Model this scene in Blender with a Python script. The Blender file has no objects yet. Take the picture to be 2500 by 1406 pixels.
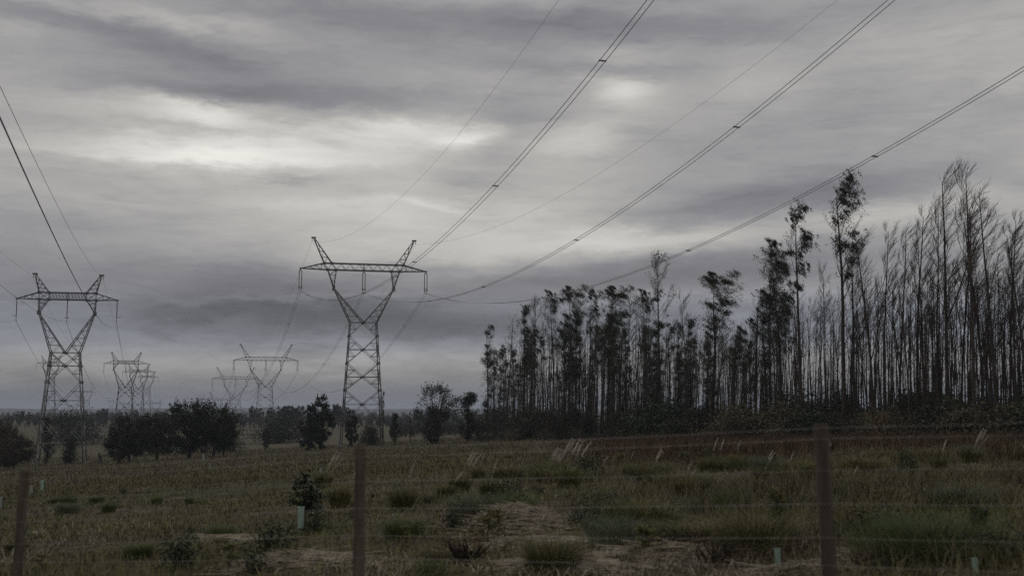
import bpy, math, random
import numpy as np
from mathutils import Vector, Matrix

SC = bpy.context.scene
COL = SC.collection
F = 2800.0                     # focal length in photograph pixels (2500 wide)
TILT = math.atan((1005 - 703) / F)
CZ = 1.7                       # eye height above the ground under the camera
# ------------------------------------------------------------------ camera
cd = bpy.data.cameras.new('camera'); cam = bpy.data.objects.new('camera', cd); COL.objects.link(cam)
cam.location = (0, 0, CZ); cam.rotation_euler = (math.pi / 2 + TILT, 0, 0)
cd.sensor_width = 36; cd.lens = 36 * F / 2500
cd.clip_start = 0.1; cd.clip_end = 60000
cd.dof.use_dof = True; cd.dof.focus_distance = 220; cd.dof.aperture_fstop = 1.4
SC.camera = cam
SC.view_settings.view_transform = 'Standard'; SC.view_settings.look = 'None'
SC.view_settings.exposure = 0.0; SC.view_settings.gamma = 1.0
SC.cycles.max_bounces = 6; SC.cycles.diffuse_bounces = 2; SC.cycles.volume_bounces = 1
SC.cycles.transparent_max_bounces = 8; SC.cycles.use_denoising = False

def ray(px, py):
    x = (px - 1250) / F; u = (703 - py) / F
    c, s = math.cos(TILT), math.sin(TILT)
    return np.array([x, c - u * s, s + u * c])
def at(px, py, Y):
    r = ray(px, py); r = r * (Y / r[1]); r[2] += CZ
    return r
# ------------------------------------------------------------------ world: overcast sky
SUN_EL, SUN_AZ = math.radians(32), math.radians(-8)      # azimuth from +Y towards +X
world = bpy.data.worlds.new('World'); SC.world = world; world.use_nodes = True
nt = world.node_tree; nt.nodes.clear(); LK = nt.links
def nd(t, **k):
    n = nt.nodes.new(t)
    for a, b in k.items(): setattr(n, a, b)
    return n
def put(n, i, v):
    if isinstance(v, bpy.types.NodeSocket): LK.new(v, n.inputs[i])
    elif v is not None: n.inputs[i].default_value = v
def M(op, a, b=None, c=None):
    n = nd('ShaderNodeMath', operation=op); put(n, 0, a); put(n, 1, b); put(n, 2, c); return n.outputs[0]
def noise(vec, scale, detail, rough, dist=0.0):
    n = nd('ShaderNodeTexNoise'); put(n, 'Vector', vec); n.inputs['Scale'].default_value = scale
    n.inputs['Detail'].default_value = detail; n.inputs['Roughness'].default_value = rough
    n.inputs['Distortion'].default_value = dist
    return n.outputs['Fac']
def comb(a, b, c=0.0):
    n = nd('ShaderNodeCombineXYZ'); put(n, 0, a); put(n, 1, b); put(n, 2, c); return n.outputs[0]
def sstep(x, a, b):
    n = nd('ShaderNodeMapRange', interpolation_type='SMOOTHSTEP'); put(n, 0, x)
    n.inputs[1].default_value = a; n.inputs[2].default_value = b; return n.outputs[0]
tc = nd('ShaderNodeTexCoord'); sep = nd('ShaderNodeSeparateXYZ'); LK.new(tc.outputs['Generated'], sep.inputs[0])
X, Y, Z = sep.outputs
az0 = M('ARCTAN2', X, Y); el0 = M('ARCSINE', Z)
# the cloud deck seen in perspective
den = M('ADD', M('MAXIMUM', Z, 0.0), 0.11)
cx = M('DIVIDE', X, den); cy = M('DIVIDE', Y, den)
warpv = comb(M('MULTIPLY', cx, 0.8), cy, 0.0)
w1 = noise(comb(M('MULTIPLY', az0, 5.0), M('MULTIPLY', el0, 15.0), 3.1), 1.0, 6, 0.62)
w2 = noise(comb(M('MULTIPLY', az0, 5.0), M('MULTIPLY', el0, 15.0), 9.7), 1.0, 6, 0.62)
w3 = noise(comb(M('MULTIPLY', az0, 22.0), M('MULTIPLY', el0, 75.0), 5.5), 1.0, 5, 0.6)
az = M('MULTIPLY_ADD', M('SUBTRACT', w1, 0.5), 0.075, az0)
el = M('MULTIPLY_ADD', M('SUBTRACT', w2, 0.5), 0.030, el0)
el = M('MULTIPLY_ADD', M('SUBTRACT', w3, 0.5), 0.022, el)
# cloud masses and breaks: (px, py, half-width, half-height, log-brightness, slope) named by where they stand in the sky
CLOUDS = [
 (230, 62, 240, 24, -.34, .14), (560, 175, 400, 55, -.42, .10), (1000, 60, 420, 36, -.30, .05), (1480, 66, 380, 26, -.30, .06),
 (480, 228, 230, 20, -.34, .02), (800, 232, 240, 20, -.26, -.02), (1400, 172, 240, 15, -.26, .03), (1120, 120, 330, 30, -.12, 0),
 (110, 530, 200, 22, -.20, 0), (300, 655, 460, 58, -.34, 0), (760, 690, 260, 30, -.24, 0), (1760, 525, 260, 42, -.46, -.05),
 (2100, 440, 210, 32, -.36, -.08), (1500, 665, 330, 34, -.42, -.08), (1950, 640, 330, 36, -.28, -.05), (880, 775, 290, 30, -.50, .02), (1300, 790, 460, 32, -.40, .03), (330, 800, 330, 34, -.16, 0),
 (240, 775, 260, 50, -.12, 0), (450, 765, 70, 24, -.16, 0), (700, 762, 110, 24, -.18, 0), (1800, 390, 300, 90, -.20, -.1),
 (130, 918, 60, 12, -.28, .05), (40, 940, 70, 10, -.24, 0), (225, 938, 60, 10, -.2, 0), (430, 946, 40, 9, -.18, 0), (690, 935, 130, 14, -.18, 0), (800, 970, 1500, 16, -.14, 0),
 (1200, 425, 90, 60, -.22, -.6), (1220, 290, 60, 50, -.18, -.6), (700, 440, 60, 7, -.25, 0), (800, 348, 55, 9, -.28, .05), (540, 318, 140, 10, -.24, .03), (640, 300, 70, 8, -.22, 0),
 (30, 350, 170, 120, -.10, 0), (870, 812, 340, 12, -.12, 0),
 (475, 272, 75, 13, .55, .12), (420, 285, 130, 14, .25, .05), (545, 378, 160, 17, .40, 0), (420, 360, 190, 18, .34, .03), (860, 345, 260, 26, .46, -.04), (1020, 310, 90, 18, .24, 0),
 (1140, 335, 50, 17, .62, -.15), (700, 340, 320, 60, .22, 0), (1515, 228, 62, 26, .62, .05), (1400, 335, 90, 26, .34, -.1), (1530, 145, 60, 16, .18, 0),
 (1050, 565, 300, 58, .36, -.05), (880, 508, 260, 10, .16, -.03), (1080, 514, 50, 6, .20, .1), (620, 400, 350, 30, .14, 0), (1480, 590, 330, 30, .36, -.07), (1620, 575, 200, 18, .24, 0),
 (2150, 515, 140, 20, .34, -.1), (1860, 212, 80, 34, .20, 0), (140, 70, 130, 16, .24, .05), (330, 32, 260, 10, .18, .06), (480, 52, 120, 14, .14, .1), (2330, 70, 260, 50, .18, .05), (2350, 190, 160, 30, .10, 0),
 (2250, 160, 420, 230, -.10, 0), (1250, 40, 900, 60, -.10, 0), (760, 395, 420, 10, .14, 0), (300, 372, 150, 12, .18, 0), (960, 312, 170, 9, .16, -.05), (1250, 520, 260, 30, .10, 0),
 (720, 727, 230, 7, .30, -.05), (500, 890, 560, 24, .20, 0), (1150, 895, 330, 14, .12, 0),
]
acc = M('MULTIPLY', az0, 0.0)
for (px, py, sx, sy, a, k) in CLOUDS:
    r = ray(px, py); r = r / np.linalg.norm(r)
    a0 = math.atan2(r[0], r[1]); e0 = math.asin(r[2])
    dx = M('MULTIPLY_ADD', az, F / sx, -a0 * F / sx)
    dy = M('MULTIPLY_ADD', el, F / sy, -e0 * F / sy)
    if k: dy = M('MULTIPLY_ADD', dx, k * sx / sy, dy)
    r2 = M('MULTIPLY_ADD', dx, dx, M('MULTIPLY', dy, dy))
    acc = M('MULTIPLY_ADD', M('POWER', math.exp(-0.5), r2), a * 1.28, acc)
acc = M('MULTIPLY', acc, sstep(Y, -0.1, 0.3))
n1 = noise(warpv, 1.5, 8, 0.58, 0.4)
n2 = noise(comb(M('MULTIPLY', az, 9.0), M('MULTIPLY', el, 60.0), 1.7), 1.0, 7, 0.6)
n4 = noise(comb(M('MULTIPLY', az, 24.0), M('MULTIPLY', el, 130.0), 7.7), 1.0, 6, 0.62)
acc = M('MULTIPLY_ADD', M('SUBTRACT', n1, 0.5), 0.55, acc)
acc = M('MULTIPLY_ADD', M('SUBTRACT', n2, 0.5), 0.34, acc)
acc = M('MULTIPLY_ADD', M('SUBTRACT', n4, 0.5), 0.22, acc)
n5 = noise(comb(M('MULTIPLY', az0, 15.0), M('MULTIPLY', el0, 85.0), 12.2), 1.0, 9, 0.62, 0.9)
acc = M('MULTIPLY_ADD', sstep(n5, 0.48, 0.70), -0.12, acc)
n6 = noise(comb(M('MULTIPLY', az0, 7.0), M('MULTIPLY', el0, 36.0), 2.2), 1.0, 9, 0.6, 0.7)
acc = M('MULTIPLY_ADD', sstep(n6, 0.46, 0.62), -0.09, acc)
# low ragged cumulus far away over the plain
lowband = M('MULTIPLY', sstep(el0, 0.018, 0.035), sstep(el0, 0.115, 0.085))
n3 = noise(comb(M('MULTIPLY', az0, 11.0), M('MULTIPLY', el0, 42.0), 4.4), 1.0, 7, 0.58)
acc = M('MULTIPLY_ADD', M('MULTIPLY', sstep(n3, 0.49, 0.60), lowband), -0.20, acc)
ramp = nd('ShaderNodeValToRGB'); rp = ramp.color_ramp; put(ramp, 0, M('DIVIDE', el0, math.radians(90)))
prof = [(-2, .10), (0, .16), (.7, .175), (1.6, .25), (2.4, .29), (4.2, .29), (6.2, .33), (8.2, .43), (10, .47), (13, .46), (17, .42), (21, .375), (25, .42), (40, .40), (70, .38)]
while len(rp.elements) < len(prof): rp.elements.new(0.5)
for e, (deg, v) in zip(rp.elements, prof):
    e.position = max(0, deg / 90) if deg > -1 else 0.0
    e.color = (v, v, v, 1)
lum = M('MULTIPLY', ramp.outputs[0], M('EXPONENT', acc))
lum = M('MULTIPLY', M('SUBTRACT', 1.0, M('EXPONENT', M('MULTIPLY', lum, -1.30))), 0.95)
tint = nd('ShaderNodeMix', data_type='RGBA'); put(tint, 0, sstep(lum, 0.13, 0.50))
tint.inputs[6].default_value = (.99, .972, 1.075, 1); tint.inputs[7].default_value = (1.025, 1.0, .94, 1)
cool = nd('ShaderNodeMix', data_type='RGBA'); put(cool, 0, sstep(el0, 0.115, 0.075)); LK.new(tint.outputs[2], cool.inputs[6])
warm2 = nd('ShaderNodeMix', data_type='RGBA'); put(warm2, 0, M('MULTIPLY', sstep(el0, 0.010, 0.030), sstep(el0, 0.065, 0.04)))
warm2.inputs[6].default_value = (.93, .985, 1.13, 1); warm2.inputs[7].default_value = (1.0, .985, 1.0, 1)
LK.new(warm2.outputs[2], cool.inputs[7])
vm = nd('ShaderNodeVectorMath', operation='SCALE'); LK.new(cool.outputs[2], vm.inputs[0]); put(vm, 3, lum)
sky = nd('ShaderNodeTexSky', sky_type='NISHITA', sun_disc=False); sky.sun_elevation = SUN_EL; sky.sun_rotation = SUN_AZ
bg1 = nd('ShaderNodeBackground'); LK.new(sky.outputs[0], bg1.inputs[0]); bg1.inputs[1].default_value = 0.05
bg2 = nd('ShaderNodeBackground'); LK.new(vm.outputs[0], bg2.inputs[0]); bg2.inputs[1].default_value = 1.0
mixs = nd('ShaderNodeMixShader'); mixs.inputs[0].default_value = 0.97     # thin breaks: the overcast hides nearly all of the clear sky
LK.new(bg1.outputs[0], mixs.inputs[1]); LK.new(bg2.outputs[0], mixs.inputs[2])
wo = nd('ShaderNodeOutputWorld'); LK.new(mixs.outputs[0], wo.inputs[0])
world.cycles.sampling_method = 'MANUAL'; world.cycles.sample_map_resolution = 512
# ------------------------------------------------------------------ sun behind the cloud
sd = bpy.data.lights.new('sun', 'SUN'); sun = bpy.data.objects.new('sun', sd); COL.objects.link(sun)
sd.energy = 0.5; sd.angle = math.radians(25); sd.color = (1, .95, .87)
sdir = Vector((math.sin(SUN_AZ) * math.cos(SUN_EL), math.cos(SUN_AZ) * math.cos(SUN_EL), math.sin(SUN_EL)))
sun.rotation_euler = sdir.to_track_quat('Z', 'Y').to_euler(); sun.location = (0, 60, 80)

# ------------------------------------------------------------------ helpers
class MB:
    def __init__(s): s.v = []; s.q = []; s.t = []; s.n = 0
    def add(s, v, q=None, t=None):
        v = np.asarray(v, float).reshape(-1, 3)
        if q is not None and len(q): s.q.append(np.asarray(q, int) + s.n)
        if t is not None and len(t): s.t.append(np.asarray(t, int) + s.n)
        s.v.append(v); s.n += len(v)
    def bar(s, p, q, w, w2=None):
        p = np.asarray(p, float); q = np.asarray(q, float); d = q - p; L = np.linalg.norm(d)
        if L < 1e-6: return
        d /= L; up = np.array([0, 0, 1.]) if abs(d[2]) < .95 else np.array([0, 1., 0])
        a = np.cross(d, up); a /= np.linalg.norm(a); b = np.cross(d, a); h = w / 2; g = (w2 or w) / 2
        vs = [p + a * i * h + b * j * g for i, j in ((-1, -1), (1, -1), (1, 1), (-1, 1))] + [q + a * i * h + b * j * g for i, j in ((-1, -1), (1, -1), (1, 1), (-1, 1))]
        s.add(vs, [(0, 3, 2, 1), (4, 5, 6, 7), (0, 1, 5, 4), (1, 2, 6, 5), (2, 3, 7, 6), (3, 0, 4, 7)])
    def box(s, c, sx, sy, sz):
        c = np.asarray(c, float); s.bar(c - [0, 0, sz / 2], c + [0, 0, sz / 2], sx, sy)
    def tube(s, pts, rad, sides=5, cap=False):
        pts = np.asarray(pts, float); k = len(pts); rad = np.broadcast_to(np.asarray(rad, float), (k,))
        tg = np.gradient(pts, axis=0); tg /= np.linalg.norm(tg, axis=1)[:, None] + 1e-12
        ref = np.array([1., 0, 0]) if abs(tg[:, 0]).mean() < .8 else np.array([0, 1., 0])
        a = np.cross(tg, ref); a /= np.linalg.norm(a, axis=1)[:, None] + 1e-12; b = np.cross(tg, a)
        an = np.arange(sides) * 2 * math.pi / sides
        v = pts[:, None] + rad[:, None, None] * (a[:, None] * np.cos(an)[None, :, None] + b[:, None] * np.sin(an)[None, :, None])
        i = np.arange(k - 1)[:, None] * sides; j = np.arange(sides)[None]; j2 = (j + 1) % sides
        q = np.stack([i + j, i + j2, i + sides + j2, i + sides + j], -1).reshape(-1, 4)
        s.add(v.reshape(-1, 3), q)
        if cap:
            for e, o in ((0, 1), (k - 1, -1)):
                c = np.concatenate([v[e], pts[e][None]]); jj = np.arange(sides)
                s.add(c, None, np.stack([jj, (jj + 1) % sides, np.full(sides, sides)], -1)[:, ::o])
    def leaves(s, c, size, rng, asp=.45, droop=0.0):
        c = np.asarray(c, float); n = len(c)
        d = rng.normal(size=(n, 3)); d[:, 2] -= droop; d /= np.linalg.norm(d, axis=1)[:, None]
        e = np.cross(d, rng.normal(size=(n, 3))); e /= np.linalg.norm(e, axis=1)[:, None] + 1e-9
        L = (size * rng.uniform(.6, 1.4, n))[:, None]; W = L * asp
        v = np.stack([c - d * L * .5, c + e * W * .5 - d * L * .05, c + d * L * .5, c - e * W * .5 - d * L * .05], 1)
        s.add(v.reshape(-1, 3), np.arange(4 * n).reshape(-1, 4))
    def blades(s, base, h, wid, az, bend, rng):
        base = np.asarray(base, float); n = len(base); h = np.broadcast_to(h, (n,)); wid = np.broadcast_to(wid, (n,)); bend = np.broadcast_to(bend, (n,))
        dr = np.stack([np.cos(az), np.sin(az), 0 * az], -1); th = az + math.pi / 2 + rng.uniform(-1, 1, n)
        sd_ = np.stack([np.cos(th), np.sin(th), 0 * th], -1) * (wid / 2)[:, None]
        up = np.array([0, 0, 1.])
        m = base + dr * (h * bend * .35)[:, None] + up * (h * (1 - .12 * bend) * .6)[:, None]
        t = base + dr * (h * bend)[:, None] + up * (h * (1 - .42 * bend))[:, None]
        v = np.stack([base - sd_, base + sd_, m + sd_ * .75, m - sd_ * .75, t], 1)
        i = np.arange(n)[:, None] * 5
        s.add(v.reshape(-1, 3), i + np.array([[0, 1, 2, 3]]), i + np.array([[3, 2, 4]]))
    def build(s, name, mat, parent=None, smooth=False, loc=None):
        me = bpy.data.meshes.new(name)
        v = np.concatenate(s.v); q = np.concatenate(s.q) if s.q else np.zeros((0, 4), int); t = np.concatenate(s.t) if s.t else np.zeros((0, 3), int)
        me.vertices.add(len(v)); me.vertices.foreach_set('co', v.astype(np.float32).ravel())
        me.loops.add(q.size + t.size); me.loops.foreach_set('vertex_index', np.concatenate([q.ravel(), t.ravel()]).astype(np.int32))
        me.polygons.add(len(q) + len(t))
        me.polygons.foreach_set('loop_start', np.concatenate([np.arange(len(q)) * 4, q.size + np.arange(len(t)) * 3]).astype(np.int32))
        if smooth: me.polygons.foreach_set('use_smooth', np.ones(len(q) + len(t), bool))
        me.update(calc_edges=True)
        if mat: me.materials.append(mat)
        o = bpy.data.objects.new(name, me); COL.objects.link(o)
        if parent: o.parent = parent
        if loc is not None: o.location = loc
        return o
def tag(o, label=None, cat=None, group=None, kind=None):
    if label: o['label'] = label
    if cat: o['category'] = cat
    if group: o['group'] = group
    if kind: o['kind'] = kind
    return o
def thing(name, label, cat, loc=(0, 0, 0), rz=0.0, group=None):
    o = bpy.data.objects.new(name, None); COL.objects.link(o); o.empty_display_size = .3
    o.location = loc; o.rotation_euler = (0, 0, rz)
    return tag(o, label, cat, group)
def dup(root, loc, rz=0.0, scale=(1, 1, 1), label=None, group=None, cat=None):
    r = root.copy(); COL.objects.link(r); r.location = loc; r.rotation_euler = (0, 0, rz); r.scale = scale
    if label: r['label'] = label
    if group: r['group'] = group
    if cat: r['category'] = cat
    for ch in root.children:
        c = ch.copy(); COL.objects.link(c); c.parent = r
        for g in ch.children:
            d = g.copy(); COL.objects.link(d); d.parent = c
    return r
PROTO = {}
def place(proto, loc, rz=0.0, scale=(1, 1, 1), label=None, group=None, cat=None):
    """the first use moves the prototype itself, later ones copy it"""
    o, used = PROTO[proto]
    if not used:
        PROTO[proto][1] = True
        o.location = loc; o.rotation_euler = (0, 0, rz); o.scale = scale
        if label: o['label'] = label
        if group: o['group'] = group
        if cat: o['category'] = cat
        return o
    r = dup(o, loc, rz, scale, label, group, cat)
    if not group and 'group' in r: del r['group']
    return r

def mat(name, stops, scale=4.0, rough=.9, rand=.25, detail=5, spec=.2, metal=0.0, bump=0.0, stretch=(1, 1, 1)):
    m = bpy.data.materials.new(name); m.use_nodes = True; t = m.node_tree; b = t.nodes['Principled BSDF']
    b.inputs['Roughness'].default_value = rough; b.inputs['Specular IOR Level'].default_value = spec; b.inputs['Metallic'].default_value = metal
    tcn = t.nodes.new('ShaderNodeTexCoord'); mp = t.nodes.new('ShaderNodeMapping'); mp.inputs['Scale'].default_value = stretch
    t.links.new(tcn.outputs['Object'], mp.inputs[0])
    n = t.nodes.new('ShaderNodeTexNoise'); n.inputs['Scale'].default_value = scale; n.inputs['Detail'].default_value = detail; n.inputs['Roughness'].default_value = .65
    t.links.new(mp.outputs[0], n.inputs['Vector'])
    r = t.nodes.new('ShaderNodeValToRGB')
    while len(r.color_ramp.elements) < len(stops): r.color_ramp.elements.new(.5)
    for e, (p, c) in zip(r.color_ramp.elements, stops): e.position = p; e.color = (*c, 1)
    t.links.new(n.outputs['Fac'], r.inputs[0])
    oi = t.nodes.new('ShaderNodeObjectInfo'); mr = t.nodes.new('ShaderNodeMapRange'); mr.inputs[3].default_value = 1 - rand; mr.inputs[4].default_value = 1 + rand
    t.links.new(oi.outputs['Random'], mr.inputs[0])
    sc = t.nodes.new('ShaderNodeVectorMath'); sc.operation = 'SCALE'; t.links.new(r.outputs[0], sc.inputs[0]); t.links.new(mr.outputs[0], sc.inputs[3])
    t.links.new(sc.outputs[0], b.inputs['Base Color'])
    if bump:
        bp = t.nodes.new('ShaderNodeBump'); bp.inputs['Strength'].default_value = bump; t.links.new(n.outputs['Fac'], bp.inputs['Height']); t.links.new(bp.outputs[0], b.inputs['Normal'])
    return m
MAT = {
 'steel': mat('galvanised_steel', [(.3, (.13, .13, .135)), (.7, (.22, .22, .225))], 1.5, .55, .1, metal=.25, spec=.4),
 'wire': mat('aluminium_cable', [(.3, (.10, .10, .105)), (.7, (.15, .15, .155))], .3, .5, .05, metal=.3),
 'fence_wire': mat('zinc_wire', [(.3, (.26, .25, .24)), (.7, (.38, .37, .35))], 2, .5, .05, metal=.3),
 'glass': mat('insulator_glass', [(.3, (.05, .06, .06)), (.7, (.09, .10, .10))], 3, .25, .05, spec=.5),
 'post': mat('weathered_post', [(.25, (.045, .037, .031)), (.5, (.105, .086, .071)), (.8, (.18, .15, .125))], 9, .95, .15, bump=.5, stretch=(1, 1, .12)),
 'bark': mat('eucalyptus_bark', [(.25, (.030, .024, .020)), (.55, (.065, .052, .043)), (.8, (.14, .118, .10))], 2.2, .95, .3, stretch=(1, 1, .25)),
 'oakbark': mat('dark_bark', [(.3, (.025, .02, .016)), (.7, (.06, .05, .04))], 3, .95, .2),
 'euleaf': mat('eucalyptus_leaf', [(.3, (.030, .034, .022)), (.55, (.050, .054, .032)), (.8, (.085, .080, .045))], .9, .6, .25),
 'oakleaf': mat('oak_leaf', [(.3, (.022, .026, .016)), (.6, (.040, .044, .024)), (.85, (.070, .066, .034))], .7, .65, .25),
 'under': mat('undergrowth_leaf', [(.3, (.028, .032, .022)), (.55, (.052, .058, .036)), (.8, (.075, .078, .05))], .9, .75, .35),
 'brown': mat('rusty_brown_scrub', [(.3, (.050, .032, .022)), (.55, (.085, .054, .034)), (.8, (.12, .085, .048))], .8, .9, .25),
 'thicket': mat('brown_thicket_leaf', [(.3, (.046, .035, .026)), (.55, (.080, .062, .044)), (.8, (.12, .098, .066))], .8, .9, .25),
 'heath': mat('brown_scrub', [(.3, (.080, .065, .040)), (.55, (.14, .118, .074)), (.8, (.22, .185, .125))], .8, .9, .25),
 'green': mat('green_blade', [(.3, (.075, .100, .040)), (.55, (.12, .15, .060)), (.8, (.20, .21, .10))], 3, .7, .25),
 'olive': mat('yellow_green_blade', [(.3, (.105, .105, .040)), (.55, (.165, .158, .062)), (.8, (.25, .23, .11))], 3, .7, .2),
 'greygreen': mat('grey_green_blade', [(.3, (.11, .135, .092)), (.6, (.17, .195, .13)), (.85, (.24, .25, .18))], 3, .7, .2),
 'bushgreen': mat('dark_green_leaf', [(.3, (.020, .032, .016)), (.6, (.036, .054, .024)), (.85, (.065, .080, .036))], 4, .6, .2),
 'straw': mat('dry_straw', [(.25, (.14, .115, .085)), (.5, (.33, .285, .215)), (.75, (.60, .54, .43))], 3, .9, .15),
 'plume': mat('pampas_plume', [(.3, (.32, .29, .24)), (.7, (.52, .48, .41))], 6, .95, .15),
 'guard': mat('green_plastic_tube', [(.3, (.24, .33, .27)), (.7, (.32, .43, .35))], 3, .5, .12, spec=.3),
 'guard_pale': mat('pale_plastic_tube', [(.3, (.24, .27, .24)), (.7, (.32, .35, .31))], 3, .5, .12, spec=.3),
 'stone': mat('pale_stone', [(.3, (.3, .29, .27)), (.7, (.45, .44, .41))], 5, .9, .1),
 'farwood': mat('far_wood_leaf', [(.3, (.035, .034, .028)), (.55, (.055, .052, .044)), (.8, (.085, .078, .066))], .05, .95, .1),
 'hill': mat('wooded_hill', [(.3, (.03, .034, .028)), (.7, (.055, .055, .045))], .004, 1, 0),
}
# ------------------------------------------------------------------ terrain
def vnoise(x, y, seed=0):
    x = np.asarray(x, float); y = np.asarray(y, float)
    xi = np.floor(x).astype(np.int64); yi = np.floor(y).astype(np.int64); fx = x - xi; fy = y - yi
    fx = fx * fx * (3 - 2 * fx); fy = fy * fy * (3 - 2 * fy)
    def h(a, b):
        n = (a * 374761393 + b * 668265263 + seed * 974634777) & 0xffffffff
        n = ((n ^ (n >> 13)) * 1274126177) & 0xffffffff
        return ((n ^ (n >> 16)) & 0xffff) / 65535.0
    return (h(xi, yi) * (1 - fx) + h(xi + 1, yi) * fx) * (1 - fy) + (h(xi, yi + 1) * (1 - fx) + h(xi + 1, yi + 1) * fx) * fy
def fbm(x, y, o=4, seed=0):
    s = 0; a = .5
    for i in range(o):
        c, n = math.cos(.7 + 1.1 * i), math.sin(.7 + 1.1 * i); s = s + a * vnoise((x * c - y * n) * 2 ** i, (x * n + y * c) * 2 ** i, seed + i); a *= .5
    return s
def sm(x, a, b):
    t = np.clip((x - a) / (b - a), 0, 1); return t * t * (3 - 2 * t)
def ground(x, y):
    x = np.asarray(x, float); y = np.asarray(y, float)
    left = -0.062 * 140 * np.tanh(np.maximum(-x, 0) / 140); right = .03 * 80 * np.tanh(np.maximum(x, 0) / 80)
    z = left + right - .0185 * 300 * np.tanh(y / 300)
    d = np.hypot(x, y)
    far = -7.0 + 1.2 * sm(d, 500, 900) - 2.0 * sm(x, -150, 150) * (1 - sm(d, 700, 1600))
    z = z + (far - z) * sm(d, 320, 620)
    z = z + (fbm(x / 9, y / 9, 3, 5) - .45) * .5 * sm(d, 12, 40) + (fbm(x / 1.3, y / 1.3, 4, 9) - .45) * .28 * (1 - sm(d, 60, 140)) * sm(d, 2, 6)
    return z
def gz(x, y): return float(ground(x, y))
def hit(px, py, dmax=900):
    r = ray(px, py); r = r / r[1]; ys = np.geomspace(4, dmax, 1500)
    zz = CZ + r[2] * ys; g = ground(r[0] * ys, ys); k = np.argmax(zz < g) if (zz < g).any() else len(ys) - 1
    return np.array([r[0] * ys[k], ys[k], g[k]])
def tip_place(px, py, H, dmin=8, dmax=300):
    """where something H tall stands so that its tip is seen at (px, py)"""
    r = ray(px, py); r = r / r[1]; ys = np.geomspace(dmin, dmax, 1500)
    e = CZ + r[2] * ys - (ground(r[0] * ys, ys) + H); k = np.argmax(e < 0) if (e < 0).any() else len(ys) - 1
    return np.array([r[0] * ys[k], ys[k], gz(r[0] * ys[k], ys[k])])

rad = np.concatenate([[.6], np.geomspace(1.5, 60, 250), np.geomspace(60.8, 420, 300), np.geomspace(428, 15000, 70)])
ang = np.concatenate([np.linspace(-40, 40, 520), np.linspace(41.2, 318.8, 170)]) * math.pi / 180
R_, A_ = np.meshgrid(rad, ang, indexing='ij'); gx = R_ * np.sin(A_); gy = R_ * np.cos(A_)
gb = MB(); nr, na = R_.shape
i = np.arange(nr - 1)[:, None] * na; j = np.arange(na)[None]; j2 = (j + 1) % na
gb.add(np.stack([gx, gy, ground(gx, gy)], -1).reshape(-1, 3), np.stack([i + j, i + j2, i + na + j2, i + na + j], -1).reshape(-1, 4)[:, ::-1])
gb.add(np.concatenate([np.stack([gx[0], gy[0], ground(gx[0], gy[0])], -1), [[0, 0, gz(0, 0)]]]), None, np.stack([np.arange(na), (np.arange(na) + 1) % na, np.full(na, na)], -1)[:, ::-1])
gm = bpy.data.materials.new('field_ground'); gm.use_nodes = True
def ground_mat(m):
    t = m.node_tree; b = t.nodes['Principled BSDF']; b.inputs['Roughness'].default_value = 1; b.inputs['Specular IOR Level'].default_value = .1
    g = t.nodes.new('ShaderNodeNewGeometry')
    def nz(s, d=6, r=.65, st=(1, 1, 1)):
        mp = t.nodes.new('ShaderNodeMapping'); mp.inputs['Scale'].default_value = st; t.links.new(g.outputs['Position'], mp.inputs[0])
        n = t.nodes.new('ShaderNodeTexNoise'); n.inputs['Scale'].default_value = s; n.inputs['Detail'].default_value = d; n.inputs['Roughness'].default_value = r
        t.links.new(mp.outputs[0], n.inputs['Vector']); return n.outputs['Fac']
    def rampn(f, st):
        r = t.nodes.new('ShaderNodeValToRGB')
        while len(r.color_ramp.elements) < len(st): r.color_ramp.elements.new(.5)
        for e, (p, c) in zip(r.color_ramp.elements, st): e.position = p; e.color = (*c, 1)
        t.links.new(f, r.inputs[0]); return r.outputs[0]
    def mx(f, a, c):
        n = t.nodes.new('ShaderNodeMix'); n.data_type = 'RGBA'; t.links.new(f, n.inputs[0]); t.links.new(a, n.inputs[6]); t.links.new(c, n.inputs[7]); return n.outputs[2]
    soil = rampn(nz(2.5), [(.3, (.040, .031, .022)), (.5, (.090, .071, .051)), (.7, (.15, .125, .092))])
    grass = rampn(nz(1.2), [(.3, (.040, .040, .018)), (.5, (.070, .068, .030)), (.72, (.10, .092, .046))])
    base = mx(rampn(nz(.22, 5), [(.42, (0, 0, 0)), (.58, (1, 1, 1))]), soil, grass)
    straw = rampn(nz(18, 3, .6, (.35, 1, 1)), [(.5, (.10, .085, .06)), (.75, (.26, .22, .165))])
    base = mx(rampn(nz(.55, 6, .7), [(.55, (0, 0, 0)), (.66, (.85, .85, .85))]), base, straw)
    t.links.new(base, b.inputs['Base Color'])
    bp = t.nodes.new('ShaderNodeBump'); bp.inputs['Strength'].default_value = .6; bp.inputs['Distance'].default_value = .08
    t.links.new(nz(6, 8, .7), bp.inputs['Height']); t.links.new(bp.outputs[0], b.inputs['Normal'])
ground_mat(gm)
tag(gb.build('ground', gm, smooth=True), kind='structure')

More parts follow.
